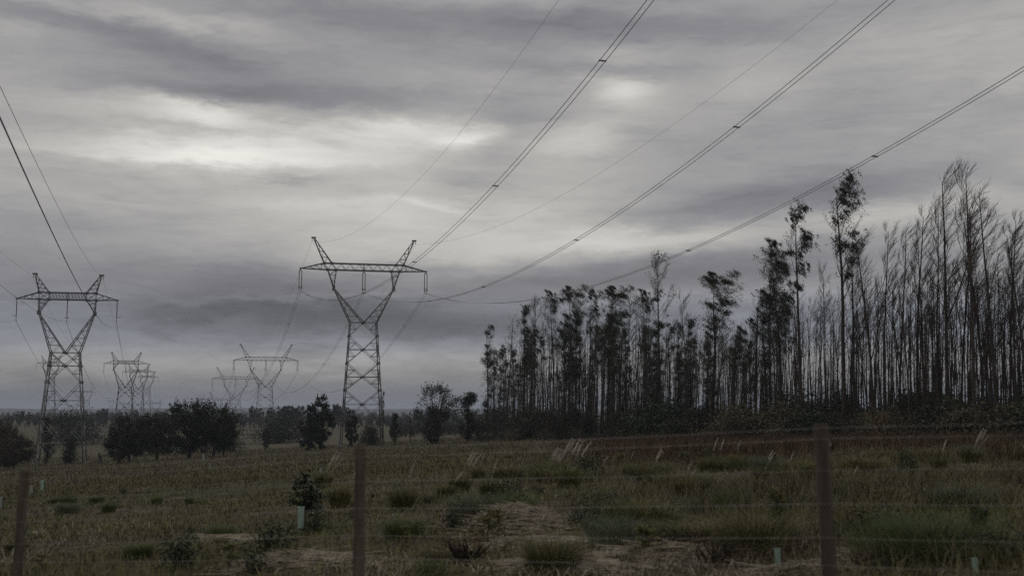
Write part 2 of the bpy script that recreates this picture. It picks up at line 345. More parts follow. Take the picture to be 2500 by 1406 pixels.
# distant wooded hills
hb = MB(); ha = np.radians(np.linspace(-60, 60, 1400)); hd = np.array([3800, 4300, 5000, 5600, 6600, 8200])
HA, HD = np.meshgrid(ha, hd, indexing='ij')
prof_ = fbm(HA * 9 + 3, HD * 0 + 1, 4, 21) * 1.0 + .35
shape = np.array([0, .55, .9, 1.0, .8, 0])[None]
hz_ = -9 + shape * (19 + 26 * (prof_ - .7)) * (1 + .25 * sm(-HA, 0, .4)) + (vnoise(HA * 420, HD / 300, 4) * 3.2 + vnoise(HA * 1100, HD / 300, 8) * 1.6) * (shape > .3)
na_, nd_ = HA.shape; i = np.arange(na_ - 1)[:, None] * nd_; j = np.arange(nd_ - 1)[None]
hb.add(np.stack([np.sin(HA) * HD, np.cos(HA) * HD, CZ + hz_ - 1], -1).reshape(-1, 3), np.stack([i + j, i + nd_ + j, i + nd_ + j + 1, i + j + 1], -1).reshape(-1, 4)[:, ::-1])
tag(hb.build('hills', MAT['hill']), kind='structure')

# ------------------------------------------------------------------ lattice towers
def make_tower(kind, label):
    """parts sit above the waist at z = body height; the body hangs from z = 0 down to -h so that copies can have shorter bodies"""
    if kind == 'A':
        s = .0875; h = 25.7
        P = dict(waist=2.8, wd=1.5, base=4.45, bd=2.7, knee=(6.39, 7.26), bot=11.2, top=12.6, C=7.70, D=5.90, A_=8.49, B=6.85, tip=13.43, tz=11.35, pk=10.76, pz=18.0, d=.75)
        lev = [('c', 0), ('s', -2.83), ('c', -5.66), ('s', -8.5), ('c', -11.33), ('s', -14.1), ('c', -17.0), ('s', -21.3)]
        fw = .21
    else:
        s = .0814; h = 21.5
        P = dict(waist=2.70, wd=1.3, base=4.5, bd=2.9, knee=(5.25, 7.90), bot=10.55, top=11.95, C=5.37, D=3.60, A_=5.37, B=3.50, tip=9.44, tz=10.65, pk=6.23, pz=15.6, d=.7)
        lev = [('c', 0), ('s', -2.55), ('c', -2.56), ('s', -5.75), ('c', -9.3), ('s', -12.9), ('c', -17.5), ('s', -21.5)]
        fw = .19
    t = thing('transmission_tower', label, 'pylon', group=None)
    st = MAT['steel']; bw = fw * .48; tw = fw * .36
    hw = lambda z: P['waist'] + (P['base'] - P['waist']) * (-z / h)
    hd_ = lambda z: P['wd'] + (P['bd'] - P['wd']) * (-z / h)
    up = []
    for sx in (-1, 1):
        for sy in (-1, 1):
            m = MB(); m.bar((sx * hw(0), sy * hd_(0), .1), (sx * hw(-h), sy * hd_(-h), -h - .3), fw)
            m.box((sx * hw(-h), sy * hd_(-h), -h), .7, .7, .7)
            m.build('leg', st, t)
    br = MB()
    def face(pt):        # pt(u, z): u in -1..1 across the face
        for (k0, z0), (k1, z1) in zip(lev[:-1], lev[1:]):
            if z0 - z1 < .1: continue
            for sg in (-1, 1):
                a = pt(0 if k0 == 'c' else sg, z0); b = pt(0 if k1 == 'c' else sg, z1)
                br.bar(a, b, bw)
                zc = z0 if k0 == 'c' else z1
                m = (np.array(a) + np.array(b)) / 2; lg = np.array(pt(sg, m[2])); br.bar(m, lg, tw)
                if k0 == 'c': br.bar(m, pt(sg, zc + (m[2] - zc) * .06), tw)
                else: br.bar(m, pt(sg, zc), tw)
        for k, z in lev:
            if k == 'c':
                br.bar(pt(-1, z), pt(1, z), bw * 1.05)
                br.box(pt(0, z), .62 if abs(pt(.1, z)[1] - pt(0, z)[1]) < 1e-6 else .1, .1 if abs(pt(.1, z)[1] - pt(0, z)[1]) < 1e-6 else .6, .5)
            else:
                for sg in (-1, 1): br.box(pt(sg, z), .42, .14, .5)
        if kind == 'L':
            for sg in (-1, 1): br.bar(pt(sg, 0), pt(0, -2.55), bw)
    for sg in (-1, 1):
        face(lambda u, z, sg=sg: (u * hw(z), sg * hd_(z), z))
        face(lambda u, z, sg=sg: (sg * hw(z), u * hd_(z), z))
    br.build('bracing', st, t)
    kx, kz = P['knee']; d = P['d']
    for sx in (-1, 1):
        m = MB()
        for sy in (-1, 1):
            o0 = np.array((sx * P['waist'], sy * P['wd'], 0)); i0 = np.array((sx * .05, sy * P['wd'], 0)); k = np.array((sx * kx, sy * d, kz))
            c = np.array((sx * P['C'], sy * d, P['bot'])); e = np.array((sx * P['D'], sy * d, P['bot']))
            m.bar(o0, k, fw * .85); m.bar(i0, k, fw * .85); m.bar(k, c, fw * .8); m.bar(k, e, fw * .7)
            n = 5
            for q in range(1, n + 1):
                f0 = q / (n + .45); f1 = (q - 1) / (n + .45)
                m.bar(o0 + (k - o0) * f0, i0 + (k - i0) * f0, tw)
                m.bar(o0 + (k - o0) * f1, i0 + (k - i0) * f0, tw) if q % 1 == 0 else None
            for q in (.38, .72):
                m.bar(k + (c - k) * q, k + (e - k) * q, tw)
            m.bar(k + (c - k) * .38, k + (e - k) * .72, tw); m.bar(k + (c - k) * .72, e, tw)
            m.box(k, .55, .12, .8)
        for q in (0, .25, .5, .75, 1):
            y = P['wd'] + (d - P['wd']) * q
            for x0 in (P['waist'], .05):
                x = x0 + (kx - x0) * q; m.bar((sx * x, -y, kz * q), (sx * x, y, kz * q), tw)
        up.append(m.build('fork_arm', st, t))
    m = MB()
    zb, zt = P['bot'], P['top']
    for sy in (-1, 1):
        y = sy * d
        m.bar((-P['A_'], y, zt), (P['A_'], y, zt), fw * .85); m.bar((-P['C'], y, zb), (P['C'], y, zb), fw * .85)
        for sx in (-1, 1):
            T = np.array((sx * P['tip'], sy * .12, P['tz'])); a = np.array((sx * P['A_'], y, zt)); c = np.array((sx * P['C'], y, zb))
            m.bar(a, T, fw * .75); m.bar(c, T, fw * .75)
            n = 4 if kind == 'A' else 3
            for q in range(n):
                f0 = q / n; f1 = (q + 1) / n * .98
                if kind == 'A':
                    m.bar(c + (T - c) * f0, a + (T - a) * (f0 + f1) / 2, tw); m.bar(a + (T - a) * (f0 + f1) / 2, c + (T - c) * f1, tw)
                else:
                    m.bar(c + (T - c) * f1, a + (T - a) * f1, tw); m.bar(a + (T - a) * f1, c + (T - c) * f0, tw)
            m.bar(a, c, bw); m.bar((sx * P['B'], y, zt), (sx * P['D'], y, zb), bw); m.bar(c, (sx * P['B'], y, zt), bw)
            if kind == 'L': m.bar(a, (sx * P['D'], y, zb), bw)
            for pt_ in (a, c, (sx * P['B'], y, zt), (sx * P['D'], y, zb)): m.box(pt_, .5, .1, .42)
        n = 6; x0 = -P['D']; w = 2 * P['D'] / n
        for q in range(n):
            a = (x0 + q * w, y, zb); b = (x0 + (q + .5) * w, y, zt); c = (x0 + (q + 1) * w, y, zb)
            m.bar(a, b, tw); m.bar(b, c, tw)
            if kind == 'L': m.bar((x0 + q * w, y, zt), (x0 + (q + .5) * w, y, zb), tw); m.bar((x0 + (q + .5) * w, y, zb), (x0 + (q + 1) * w, y, zt), tw)
        m.bar((0, y, zb), (0, y, zt), bw)
    n = 10
    for q in range(n + 1):
        x = -P['C'] + 2 * P['C'] * q / n
        for z in (zb, zt): m.bar((x, -d, z), (x, d, z), tw)
        if q < n:
            x2 = -P['C'] + 2 * P['C'] * (q + 1) / n
            for z in (zb, zt): m.bar((x, -d if q % 2 else d, z), (x2, d if q % 2 else -d, z), tw)
    for sx in (-1, 1): m.box((sx * P['tip'], 0, P['tz']), .5, .4, .3)
    m.box((0, 0, zb), .5, 2 * d, .25)
    up.append(m.build('crossbeam', st, t))
    for sx in (-1, 1):
        m = MB(); T = np.array((sx * P['pk'], 0, P['pz']))
        for sy in (-1, 1):
            a = np.array((sx * P['A_'], sy * d, zt)); b = np.array((sx * P['B'], sy * d, zt)); e = np.array([0, sy * .1, 0])
            m.bar(a, T + e + [sx * .12, 0, 0], fw * .7); m.bar(b, T + e - [sx * .12, 0, 0], fw * .7)
            n = 4
            for q in range(n):
                f0, f1 = q / (n + .3), (q + 1) / (n + .3)
                m.bar(a + (T - a) * f1, b + (T - b) * f1, tw); m.bar(a + (T - a) * f0, b + (T - b) * f1, tw)
        for q in (.25, .5, .75):
            for x0 in ('A_', 'B'):
                a = np.array((sx * P[x0], d, zt)); b = a * [1, -1, 1]; m.bar(a + (T - a) * q, b + (T - b) * q, tw)
        m.box(T + [sx * .05, 0, .05], .95, .45, .28); m.bar(T + [sx * .35, 0, 0], T + [sx * .38, 0, -.75], .1)
        up.append(m.build('earth_wire_peak', st, t))
    at_ = {}
    il = 3.55 if kind == 'A' else 3.3
    for x, z, nm in ((-P['tip'], P['tz'], 'lp'), (0, zb, 'mp'), (P['tip'], P['tz'], 'rp')):
        m = MB(); z0 = z - .15
        m.bar((x, 0, z0), (x, 0, z0 - .3), .14)
        offs = (-.27, .27) if kind == 'A' else (0,)
        if kind == 'A': m.bar((x - .32, 0, z0 - .3), (x + .32, 0, z0 - .3), .12)
        for o in offs:
            zz = np.arange(z0 - .3, z0 - .3 - il, -.075)
            rr = np.where(np.arange(len(zz)) % 2, .055, .125)
            m.tube(np.stack([zz * 0 + x + o, zz * 0, zz], -1), rr, 6)
        ins = m.build('insulator_string', MAT['glass'], t)
        zl = z0 - .3 - il
        m = MB()
        if kind == 'A' or nm == 'mp':
            a = np.linspace(0, 2 * math.pi, 17); m.tube(np.stack([x + (.42 if kind == 'A' else .40) * np.cos(a), .3 * np.sin(a), zl + .15 + a * 0], -1), .06, 4)
            if kind == 'A': m.tube(np.stack([x + .42 * np.cos(a), .3 * np.sin(a), zl - .12 + a * 0], -1), .05, 4)
        else:
            sg = np.sign(x); m.bar((x, 0, zl + .25), (x + sg * .45, 0, zl + .32), .07); m.bar((x + sg * .45, 0, zl + .32), (x + sg * .85, 0, zl + .52), .07)
        m.bar((x - (.32 if kind == 'A' else .05), 0, zl - .2), (x + (.32 if kind == 'A' else .05), 0, zl - .2), .12)
        for o in offs: m.bar((x + o, 0, zl), (x + o * .9, 0, zl - .7), .09); m.bar((x + o * .85, -.35, zl - .7), (x + o * .85, .35, zl - .7), .11)
        m.build('suspension_clamp', st, ins)
        up.append(ins); at_[nm] = (x, zl - .72)
    at_['ls'] = (-P['pk'] - .38, P['pz'] - .75); at_['rs'] = (P['pk'] + .38, P['pz'] - .75)
    t['body_height'] = h
    return t, at_, h
TW = {}
TW['A'] = make_tower('A', 'near grey lattice pylon carrying double cables, right of the dark oaks'); TW['L'] = make_tower('L', 'near grey lattice pylon with single cables, at the left edge')
used_tower = set()
def set_tower(kind, x, y, rz, zbeam, label, group, sc=1.0):
    """stand a tower at (x, y) with its waist such that the beam bottom is at zbeam"""
    t0, at_, h = TW[kind]
    zg = gz(x, y); waist = zbeam - (11.2 if kind == 'A' else 10.55) * sc; k = max((waist - zg) / h / sc, .25)
    if kind in used_tower: t = dup(t0, (x, y, zg), rz, (sc,) * 3, label, group)
    else: t = t0; used_tower.add(kind); t.location = (x, y, zg); t.rotation_euler = (0, 0, rz); t['label'] = label; t['group'] = group; t.scale = (sc,) * 3
    bh = h * k
    for c in t.children:
        c.location = (0, 0, bh)
        if c.name.startswith(('leg', 'bracing')): c.scale = (1, 1, k)
    zw = zg + bh * sc; c_, s_ = math.cos(rz), math.sin(rz)
    return {n: np.array((x + c_ * a * sc, y + s_ * a * sc, zw + b * sc)) for n, (a, b) in at_.items()}
def zpx(py, Y): return at(1250, py, Y)[2]
def xpx(px, Y): return (px - 1250) / F * Y * 1.0
RZ = math.atan(.31) * .75
GA = 'pylons of the double cable line'; GL = 'pylons of the single cable line'
# towers first positioned near, later ones are copies
spec = [('A', 886, 245, 661, 'near grey lattice pylon carrying double cables, right of the dark oaks', GA, 1),
        ('A', 650, 495, 880, 'second pylon of the double cable line, rising just right of the dark oaks', GA, 1),
        ('A', 577, 690, 925, 'third pylon of the double cable line, half hidden behind the second one', GA, 1),
        ('A', 546, 1010, 981, 'faint pylon with only its top showing above the dark oaks', GA, 1)]
LA = [set_tower(k, xpx(px, Y), Y, RZ, zpx(py, Y), lb, g, sc) for k, px, Y, py, lb, g, sc in spec]
spec = [('L', 160, 228, 732, 'near grey lattice pylon with single cables, at the left edge', GL, 1),
        ('L', 309, 521, 888, 'middle-sized grey pylon standing left of the dark oaks', GL, 1),
        ('L', 341, 709, 908.5, 'distant pylon partly hidden behind the middle-sized left pylon', GL, 1),
        ('L', 361, 985, 921, 'slim distant pylon just right of two overlapping pylons', GL, 1),
        ('L', 386, 1480, 985, 'tiny far pylon low on the skyline above the dark oaks', GL, 1)]
LL = [set_tower(k, xpx(px, Y), Y, RZ, zpx(py, Y), lb, g, sc) for k, px, Y, py, lb, g, sc in spec]
GC = 'pylons of the farthest line on the left'
LC = [set_tower('L', xpx(126, 818), 818, RZ, zpx(887, 818), 'faint pylon seen through the lattice of the near left pylon', GC, 1),
      set_tower('L', xpx(217, 1400), 1400, RZ, zpx(957, 1400), 'small faint pylon just right of the near left pylon', GC, 1),
      set_tower('L', xpx(276, 2500), 2500, RZ, zpx(979.5, 2500), 'tiny pylon on the skyline left of the middle-sized pylon', GC, 1),
      set_tower('L', xpx(313, 2300), 2300, RZ, zpx(986.5, 2300), 'tiny pylon on the skyline seen through the middle-sized pylon', GC, 1)]
# ------------------------------------------------------------------ cables
def cable_path(P, dirv, b, c, T, n=60):
    t = np.linspace(0, T, n)
    return np.stack([P[0] + dirv[0] * t, P[1] + dirv[1] * t, P[2] + b * t + c * t * t], -1)
def fit_span(P, slope, pts, c_max=None):
    v = np.array([-slope, -1.]); v /= np.linalg.norm(v); n = np.array([v[1], -v[0]]); ts = []; zs = []
    for p in pts:
        r = ray(*p); q = (n @ P[:2]) / (n @ r[:2]); Xp = r * q
        ts.append((Xp[:2] - P[:2]) @ v); zs.append(Xp[2] + CZ - P[2])
    ts = np.array(ts); zs = np.array(zs)
    co = np.linalg.lstsq(np.stack([ts, ts ** 2], 1), zs, rcond=None)[0]
    return v, co
def bundle(path, label, group, spacers, gap=.46, r=.03):
    t = thing('conductor_bundle', label, 'power cable', path[0], group=group)
    d = path[-1] - path[0]; sdv = np.array([-d[1], d[0], 0]); sdv /= np.linalg.norm(sdv); p0 = path - path[0]
    for sg in (-1, 1):
        m = MB(); m.tube(p0 + sdv * sg * gap / 2, r, 4); m.build('cable', MAT['wire'], t)
    L = np.concatenate([[0], np.cumsum(np.linalg.norm(np.diff(p0, axis=0), axis=1))])
    for s_ in spacers:
        if s_ > L[-1]: continue
        c = np.array([np.interp(s_, L, p0[:, i]) for i in range(3)]); m = MB()
        m.bar(c - sdv * (gap / 2 + .06), c + sdv * (gap / 2 + .05), .07); m.box(c, .13, .13, .11)
        for sg in (-1, 1): m.box(c + sdv * sg * gap / 2, .13, .13, .11)
        m.build('spacer', MAT['steel'], t)
    return t
def single(path, name, label, cat, group, r):
    m = MB(); m.tube(path - path[0], r, 4); o = m.build(name, MAT['wire']); o.location = path[0]
    return tag(o, label, cat, group)
NEAR_A = {'ls': [(880, 552), (1000, 466), (1120, 335), (1360, 0)], 'rs': [(1250, 535), (1400, 462), (1700, 270), (2040, 0)],
          'lp': [(885, 716), (960, 680), (1062, 597), (1287, 367), (1590, 0)], 'mp': [(1040, 738), (1157, 708), (1376, 603), (1707, 379), (2180, 0)],
          'rp': [(1230, 740), (1400, 711), (1688, 607), (2120, 390), (2500, 170)]}
NM = {'lp': 'left', 'mp': 'middle', 'rp': 'right', 'ls': 'left', 'rs': 'right'}
SPA = {'lp': [12, 42, 75, 109, 143, 170], 'mp': [25, 60, 92, 128, 164], 'rp': [20, 52, 88, 127, 162]}
for k, pts in NEAR_A.items():
    P = LA[0][k]; v, co = fit_span(P, -.32, pts); path = cable_path(P, v, co[0], co[1], 262, 90)
    if k in SPA: bundle(path, f'{NM[k]} double cable sweeping up to the right from the near pylon', 'near double cables', SPA[k])
    else: single(path, 'earth_wire', f'thin {NM[k]} top wire rising to the right from the near double-cable pylon', 'power cable', 'near top wires of the double line', .014)
NEAR_L = {'ls': [(40, 645), (0, 614)], 'rs': [(150, 520), (60, 342), (0, 208)], 'lp': [(20, 776.5), (0, 775)], 'mp': [(97, 763), (45, 730), (0, 695)], 'rp': [(228, 755), (196, 714), (100, 507), (0, 285)]}
for k, pts in NEAR_L.items():
    P = LL[0][k]; v, co = fit_span(P, -.33, pts); 
    if k == 'lp': co = np.array([-.088, .00030])
    path = cable_path(P, v, co[0], co[1], 250, 60)
    single(path, 'cable' if k[1] == 'p' else 'earth_wire', (f'{NM[k]} single cable running from the near left pylon out of the frame' if k[1] == 'p' else f'thin {NM[k]} top wire running from the near left pylon out of the frame'), 'power cable', 'near cables of the single line', .024 if k[1] == 'p' else .016)
def span(a, b, sag, n=40):
    t = np.linspace(0, 1, n)[:, None]; p = a + (b - a) * t; p[:, 2] -= sag * 4 * (t * (1 - t))[:, 0]; return p
ORD = ['near', 'second', 'third', 'fourth', 'fifth']
for i, sg in ((0, 14.5), (1, 10), (2, 14)):
    for k in ('lp', 'mp', 'rp'):
        p = span(LA[i][k], LA[i + 1][k], sg); L = np.linalg.norm(LA[i][k] - LA[i + 1][k])
        bundle(p, f'{NM[k]} double cable hanging between the {ORD[i]} and {ORD[i+1]} pylon of the double line', 'far double cables', list(np.arange(24, L, 42)), r=.028)
    for k in ('ls', 'rs'):
        single(span(LA[i][k], LA[i + 1][k], sg * .7), 'earth_wire', f'thin {NM[k]} top wire from the {ORD[i]} to the {ORD[i+1]} pylon of the double line', 'power cable', 'far top wires', .016)
for i, sg in ((0, 13), (1, 9), (2, 11), (3, 16)):
    for k in ('lp', 'mp', 'rp'):
        single(span(LL[i][k], LL[i + 1][k], sg), 'cable', f'{NM[k]} single cable hanging between the {ORD[i]} and {ORD[i+1]} pylon of the left line', 'power cable', 'far single cables', .034)
    for k in ('ls', 'rs'):
        if i < 2: single(span(LL[i][k], LL[i + 1][k], sg * .7), 'earth_wire', f'thin {NM[k]} top wire from the {ORD[i]} to the {ORD[i+1]} pylon of the left line', 'power cable', 'far top wires', .018)
for k in ('lp', 'mp', 'rp'):
    far = LC[0][k]; a = far + np.array([62, -430, 18.]); a[0] -= 190
    single(span(far, a, 22, 50), 'cable', f'faint {NM[k]} cable dipping at the left edge towards the pylon behind the near left one', 'power cable', 'faint far cables at the left', .04)
# ------------------------------------------------------------------ tree prototypes
def limb(p, d, L, n, rng, up=.0, wind=0.0, wob=.12):
    pts = [np.array(p, float)]; d = np.array(d, float); d /= np.linalg.norm(d)
    for i in range(n):
        d = d + np.array([wind, 0, up]) / n + rng.normal(size=3) * wob / n ** .5; d /= np.linalg.norm(d)
        pts.append(pts[-1] + d * L / n)
    return np.array(pts)
def twigs(mb, path, r0, rng, n, L, depth, wind, up=.5, lo=.25, spread=.8, ends=None):
    k = len(path)
    for q in range(n):
        f = rng.uniform(lo, 1.0) * (k - 1); i = min(int(f), k - 2); p = path[i] + (path[i + 1] - path[i]) * (f - i)
        t = path[i + 1] - path[i]; t /= np.linalg.norm(t); d = t + rng.normal(size=3) * spread * .6; d[2] += .15
        l = L * rng.uniform(.5, 1.2); w = limb(p, d, l, 4, rng, up, wind, .25)
        mb.tube(w, np.linspace(r0, r0 * .4, 5), 3)
        if ends is not None: ends.append(w[-1]); ends.append(w[2])
        if depth > 1: twigs(mb, w, r0 * .6, rng, 4, L * .5, depth - 1, wind, up, .3, spread, ends)
def eucalypt(seed, H=24, start=.5, nb=18, leaf=0, leaf_low=0, width=1.0, wind=.45, r0=.19, fork=0, lean=0.0, clumps=14, csize=.7, lsize=.19, twig_n=8):
    rng = np.random.default_rng(seed); t = thing('eucalyptus_tree', None, 'tree')
    n = 18; zz = np.linspace(0, 1, n)
    wx = np.cumsum(np.cumsum(rng.normal(size=n))) * .018 + lean * zz * H; wy = np.cumsum(np.cumsum(rng.normal(size=n))) * .018
    wx -= wx[0]; wy -= wy[0]
    tr = np.stack([wx, wy, zz * H * .97], -1); rr = r0 * (1 - zz) ** .75 + .02
    m = MB(); m.tube(tr, rr, 7)
    b = m; ends = []
    def pos(f):
        return np.array([np.interp(f, zz, tr[:, i]) for i in range(3)])
    for q in range(fork):
        f = rng.uniform(.3, .55); a = rng.uniform(0, 6.28); p = pos(f)
        l = limb(p, (math.cos(a) * .35, math.sin(a) * .35, 1), H * (1 - f) * rng.uniform(.6, .9), 8, rng, .5, .1, .2)
        b.tube(l, np.linspace(r0 * .5, .02, 9), 5); twigs(b, l, .022, rng, 14, 1.6 * width, 2, wind, .6, .3, .7, ends)
    for q in range(nb):
        f = start + (1 - start) * (q + rng.uniform(0, 1)) / nb; f = min(f, .985); a = rng.uniform(0, 6.28); p = pos(f)
        L = H * .14 * width * (1.25 - .75 * (f - start) / (1 - start)) * rng.uniform(.6, 1.2)
        l = limb(p, (math.cos(a) * .75, math.sin(a) * .75, .75), L, 6, rng, .75, wind * .7, .2)
        b.tube(l, np.linspace(max(.016, r0 * .26 * (1.3 - f)), .012, 7), 4)
        twigs(b, l, .0105, rng, twig_n, 1.35 * width, 2, wind * .9, .6, .15, .62, ends)
    for q in range(26):                       # dead side shoots low on the stem
        f = rng.uniform(.08, start); a = rng.uniform(0, 6.28); p = pos(f)
        l = limb(p, (math.cos(a), math.sin(a), .9), rng.uniform(.5, 1.9), 4, rng, .5, .15, .3); b.tube(l, np.linspace(.016, .008, 5), 3)
        twigs(b, l, .010, rng, 2, .6, 1, .2, .4, .3, .8)
    b.build('trunk', MAT['bark'], t, True)
    if leaf or leaf_low:
        lm = MB(); E_ = np.array(ends)
        if leaf:
            c = E_[rng.choice(len(E_), clumps, replace=False)]
            hi = E_[np.argsort(-E_[:, 2])[:max(4, len(E_) // 8)]]; c = np.concatenate([c, hi[rng.choice(len(hi), max(3, clumps // 3))]])
            for cc in c:
                k = int(leaf * rng.uniform(.4, 1.5)); s = csize * rng.uniform(.55, 1.35)
                k = int(k * 4.6); st_ = 7; sub = cc + rng.normal(size=(st_, 3)) * s * np.array([.6, .6, .45]); w_ = rng.uniform(0, 1, (k, 1)) ** .8
                lm.leaves(sub[rng.integers(0, st_, k)] + w_ * np.array([s * .75, 0, -s * .85]) * rng.uniform(.5, 1.2, (k, 1)) + rng.normal(size=(k, 3)) * s * .17, lsize, rng, .34, 1.2)
            k = len(E_); lm.leaves(E_ + rng.normal(size=E_.shape) * .12, lsize * .8, rng, .35, .6)
        if leaf_low:
            for q in range(46):
                f = rng.uniform(.10, .93); p = pos(f); k = int(leaf_low * 2.4 * rng.uniform(.3, 1.6)); s = rng.uniform(.2, .6)
                lm.leaves(p + rng.normal(size=(1, 3)) * np.array([.5, .5, 0]) + rng.normal(size=(k, 3)) * np.array([s, s, s * 1.1]), lsize, rng, .4, .5)
        lm.build('foliage', MAT['euleaf'], t)
    t['H'] = float(np.concatenate(b.v)[:, 2].max()); return t
def reg(name, o): PROTO[name] = [o, False]
for i_ in range(7): reg(f'bare{i_}', eucalypt(100 + i_, start=[.55, .48, .62, .5, .66, .58, .45][i_], nb=[22, 25, 19, 23, 18, 22, 26][i_], fork=[0, 1, 0, 2, 0, 1, 1][i_], width=[.8, .95, .65, .9, .62, .72, 1.0][i_], twig_n=12, wind=[.5, .6, .4, .55, .45, .6, .5][i_], r0=[.14, .16, .11, .15, .10, .12, .17][i_]))
for i_ in range(4): reg(f'slim{i_}', eucalypt(160 + i_, start=.6, nb=11, width=.65, r0=.10 + .015 * i_, twig_n=4, leaf_low=[0, 6, 0, 10][i_]))
for i_ in range(5): reg(f'leafy{i_}', eucalypt(200 + i_, start=[.62, .55, .68, .6, .5][i_], nb=[15, 18, 13, 16, 18][i_], leaf=[90, 75, 60, 85, 45][i_], clumps=[20, 26, 14, 24, 22][i_], csize=[.8, .7, .62, .85, .6][i_], leaf_low=[8, 14, 4, 18, 3][i_], width=[1, 1.1, .8, 1.15, 1][i_], fork=[1, 0, 0, 1, 0][i_], r0=.2, wind=.5))
for i_ in range(2): reg(f'column{i_}', eucalypt(240 + i_, start=.35, nb=16, leaf=45, clumps=20, csize=.6, leaf_low=80, width=.75, r0=.17, wind=.35))
reg('open', eucalypt(260, H=24, start=.55, nb=20, leaf=40, clumps=24, csize=.5, leaf_low=2, width=.95, r0=.20, wind=.4))
reg('sparse', eucalypt(261, H=24, start=.62, nb=20, leaf=8, clumps=18, csize=.5, width=.95, r0=.17, wind=.4))
# ---- the plantation: front edge runs from the left end towards the camera on the right
E0 = np.array([-2., 212.]); ED = np.array([47, -120.]); ED /= np.linalg.norm(ED); EN = np.array([.931, .364])
def edge(px, q):
    u = (px - 1250) / F * .998; t = (u * (E0[1] + EN[1] * q) - E0[0] - EN[0] * q) / (ED[0] - u * ED[1]); p = E0 + ED * t + EN * q
    return p
def tree_to(proto, px, py, q, label, group, rz=0.0, wide=1.0, cat='tree', pos=None):
    p = edge(px, q) if pos is None else pos
    z = gz(p[0], p[1]); top = CZ + (ray(px, py)[2] / ray(px, py)[1]) * p[1]
    H = PROTO[proto][0]['H']; s = max((top - z) / H, .1)
    sw = (.35 + .65 * s) * wide if s > .3 else s * wide
    return place(proto, (p[0], p[1], z - .05), rz, (sw, sw, s), label, group, cat)
GE = 'leafy eucalyptus trees of the plantation'; GB = 'tall bare eucalyptus trees at the right'
FEAT = [  # px, py top, proto, row, width, label
 (1190, 812, 'column1', 1, 1.1, 'bushy leaf-clad eucalyptus forming the left end of the plantation', GE),
 (1236, 778, 'slim3', 2, 1.2, 'thin twiggy eucalyptus second from the left end of the plantation', GE),
 (1278, 764, 'column0', 1, 1.0, 'leaf-clad narrow eucalyptus near the left end of the plantation', GE),
 (1305, 742, 'sparse', 2, .8, 'open-topped slender eucalyptus before the first big leafy crown', GE),
 (1352, 726, 'leafy0', 1, 1.0, 'eucalyptus with a dark crown bent over to the right, leftmost of the big leafy crowns', GE),
 (1386, 722, 'leafy3', 2, 1.1, 'eucalyptus with a dense drooping crown, second of the big leafy crowns', GE),
 (1438, 714, 'leafy2', 2, .9, 'narrow leafy eucalyptus with a pointed top between two big crowns', GE),
 (1492, 722, 'leafy3', 1, 1.35, 'broadest dark leafy eucalyptus crown of the left half of the plantation', GE),
 (1530, 745, 'bare0', 3, 1.0, 'bare eucalyptus top just right of the broadest dark crown', GE),
 (1582, 724, 'leafy0', 1, 1.0, 'leafy eucalyptus leaning over just left of the tall open one', GE),
 (1610, 632, 'sparse', 2, 1.0, 'tall open-crowned eucalyptus standing out under the lowest cable', GE),
 (1680, 722, 'bare3', 3, .9, 'bare eucalyptus between the tall open one and the round leafy crown', GE),
 (1738, 688, 'leafy3', 1, 1.35, 'eucalyptus with a large round leafy crown in the middle of the plantation', GE),
 (1842, 725, 'leafy1', 2, .9, 'shorter leafy eucalyptus leaning left beside the tall dense crown', GE),
 (1880, 660, 'leafy1', 3, 1.0, 'leafy eucalyptus tucked against the tall dense crown', GE),
 (1906, 600, 'leafy0', 1, 1.1, 'tall dense-crowned eucalyptus left of the tufted one', GE),
 (1957, 500, 'leafy2', 1, .95, 'very slender eucalyptus with a small leaf tuft at its top', GE),
 (2056, 430, 'open', 0, 1.15, 'tallest leafy eucalyptus, touching the lowest cable', GE),
 (2012, 650, 'bare2', 4, 1.0, 'low bare eucalyptus left of the tallest leafy one', GB),
 (2085, 588, 'bare1', 2, 1.1, 'bare wide-branched eucalyptus just right of the tallest leafy one', GB),
 (2128, 562, 'bare3', 1, 1.0, 'bare eucalyptus, first of the three even tops in the gap', GB),
 (2160, 560, 'bare0', 3, .9, 'bare eucalyptus, middle of the three even tops in the gap', GB),
 (2192, 562, 'bare5', 2, 1.0, 'bare eucalyptus, last of the three even tops in the gap', GB),
 (2236, 520, 'bare0', 1, 1.0, 'bare feathery eucalyptus of the twin pair before the three giants', GB),
 (2250, 552, 'bare6', 1, .8, 'slightly lower bare eucalyptus of the twin pair before the three giants', GB),
 (2282, 490, 'bare2', 1, 1.0, 'bare eucalyptus with a thin bent stem left of the windswept giant', GB),
 (2316, 410, 'bare1', 1, 1.1, 'windswept bare eucalyptus giant, left of the tallest one', GB),
 (2340, 520, 'bare5', 3, 1.0, 'thin bare eucalyptus between the two tallest', GB),
 (2373, 398, 'bare6', 0, 1.0, 'tallest bare eucalyptus with the thickest stem', GB),
 (2398, 500, 'bare3', 2, 1.0, 'many-branched bare eucalyptus close behind the tallest bare one', GB),
 (2430, 460, 'bare4', 1, 1.4, 'bare eucalyptus with a small feathery top right of the tallest bare one', GB),
 (2462, 530, 'bare0', 2, 1.0, 'bare feathery eucalyptus third from the right edge', GB),
 (2480, 560, 'bare1', 1, .9, 'bare feathery eucalyptus second from the right edge', GB),
 (2503, 545, 'bare3', 1, 1.0, 'bare eucalyptus cut by the right edge of the view', GB)]
rg = random.Random(5)
for px, py, pr, q, wd, lb, g in FEAT: tree_to(pr, px, py - 24, q * 2.2 + rg.uniform(0, 1), lb, g, rg.uniform(-.5, .5), wd)
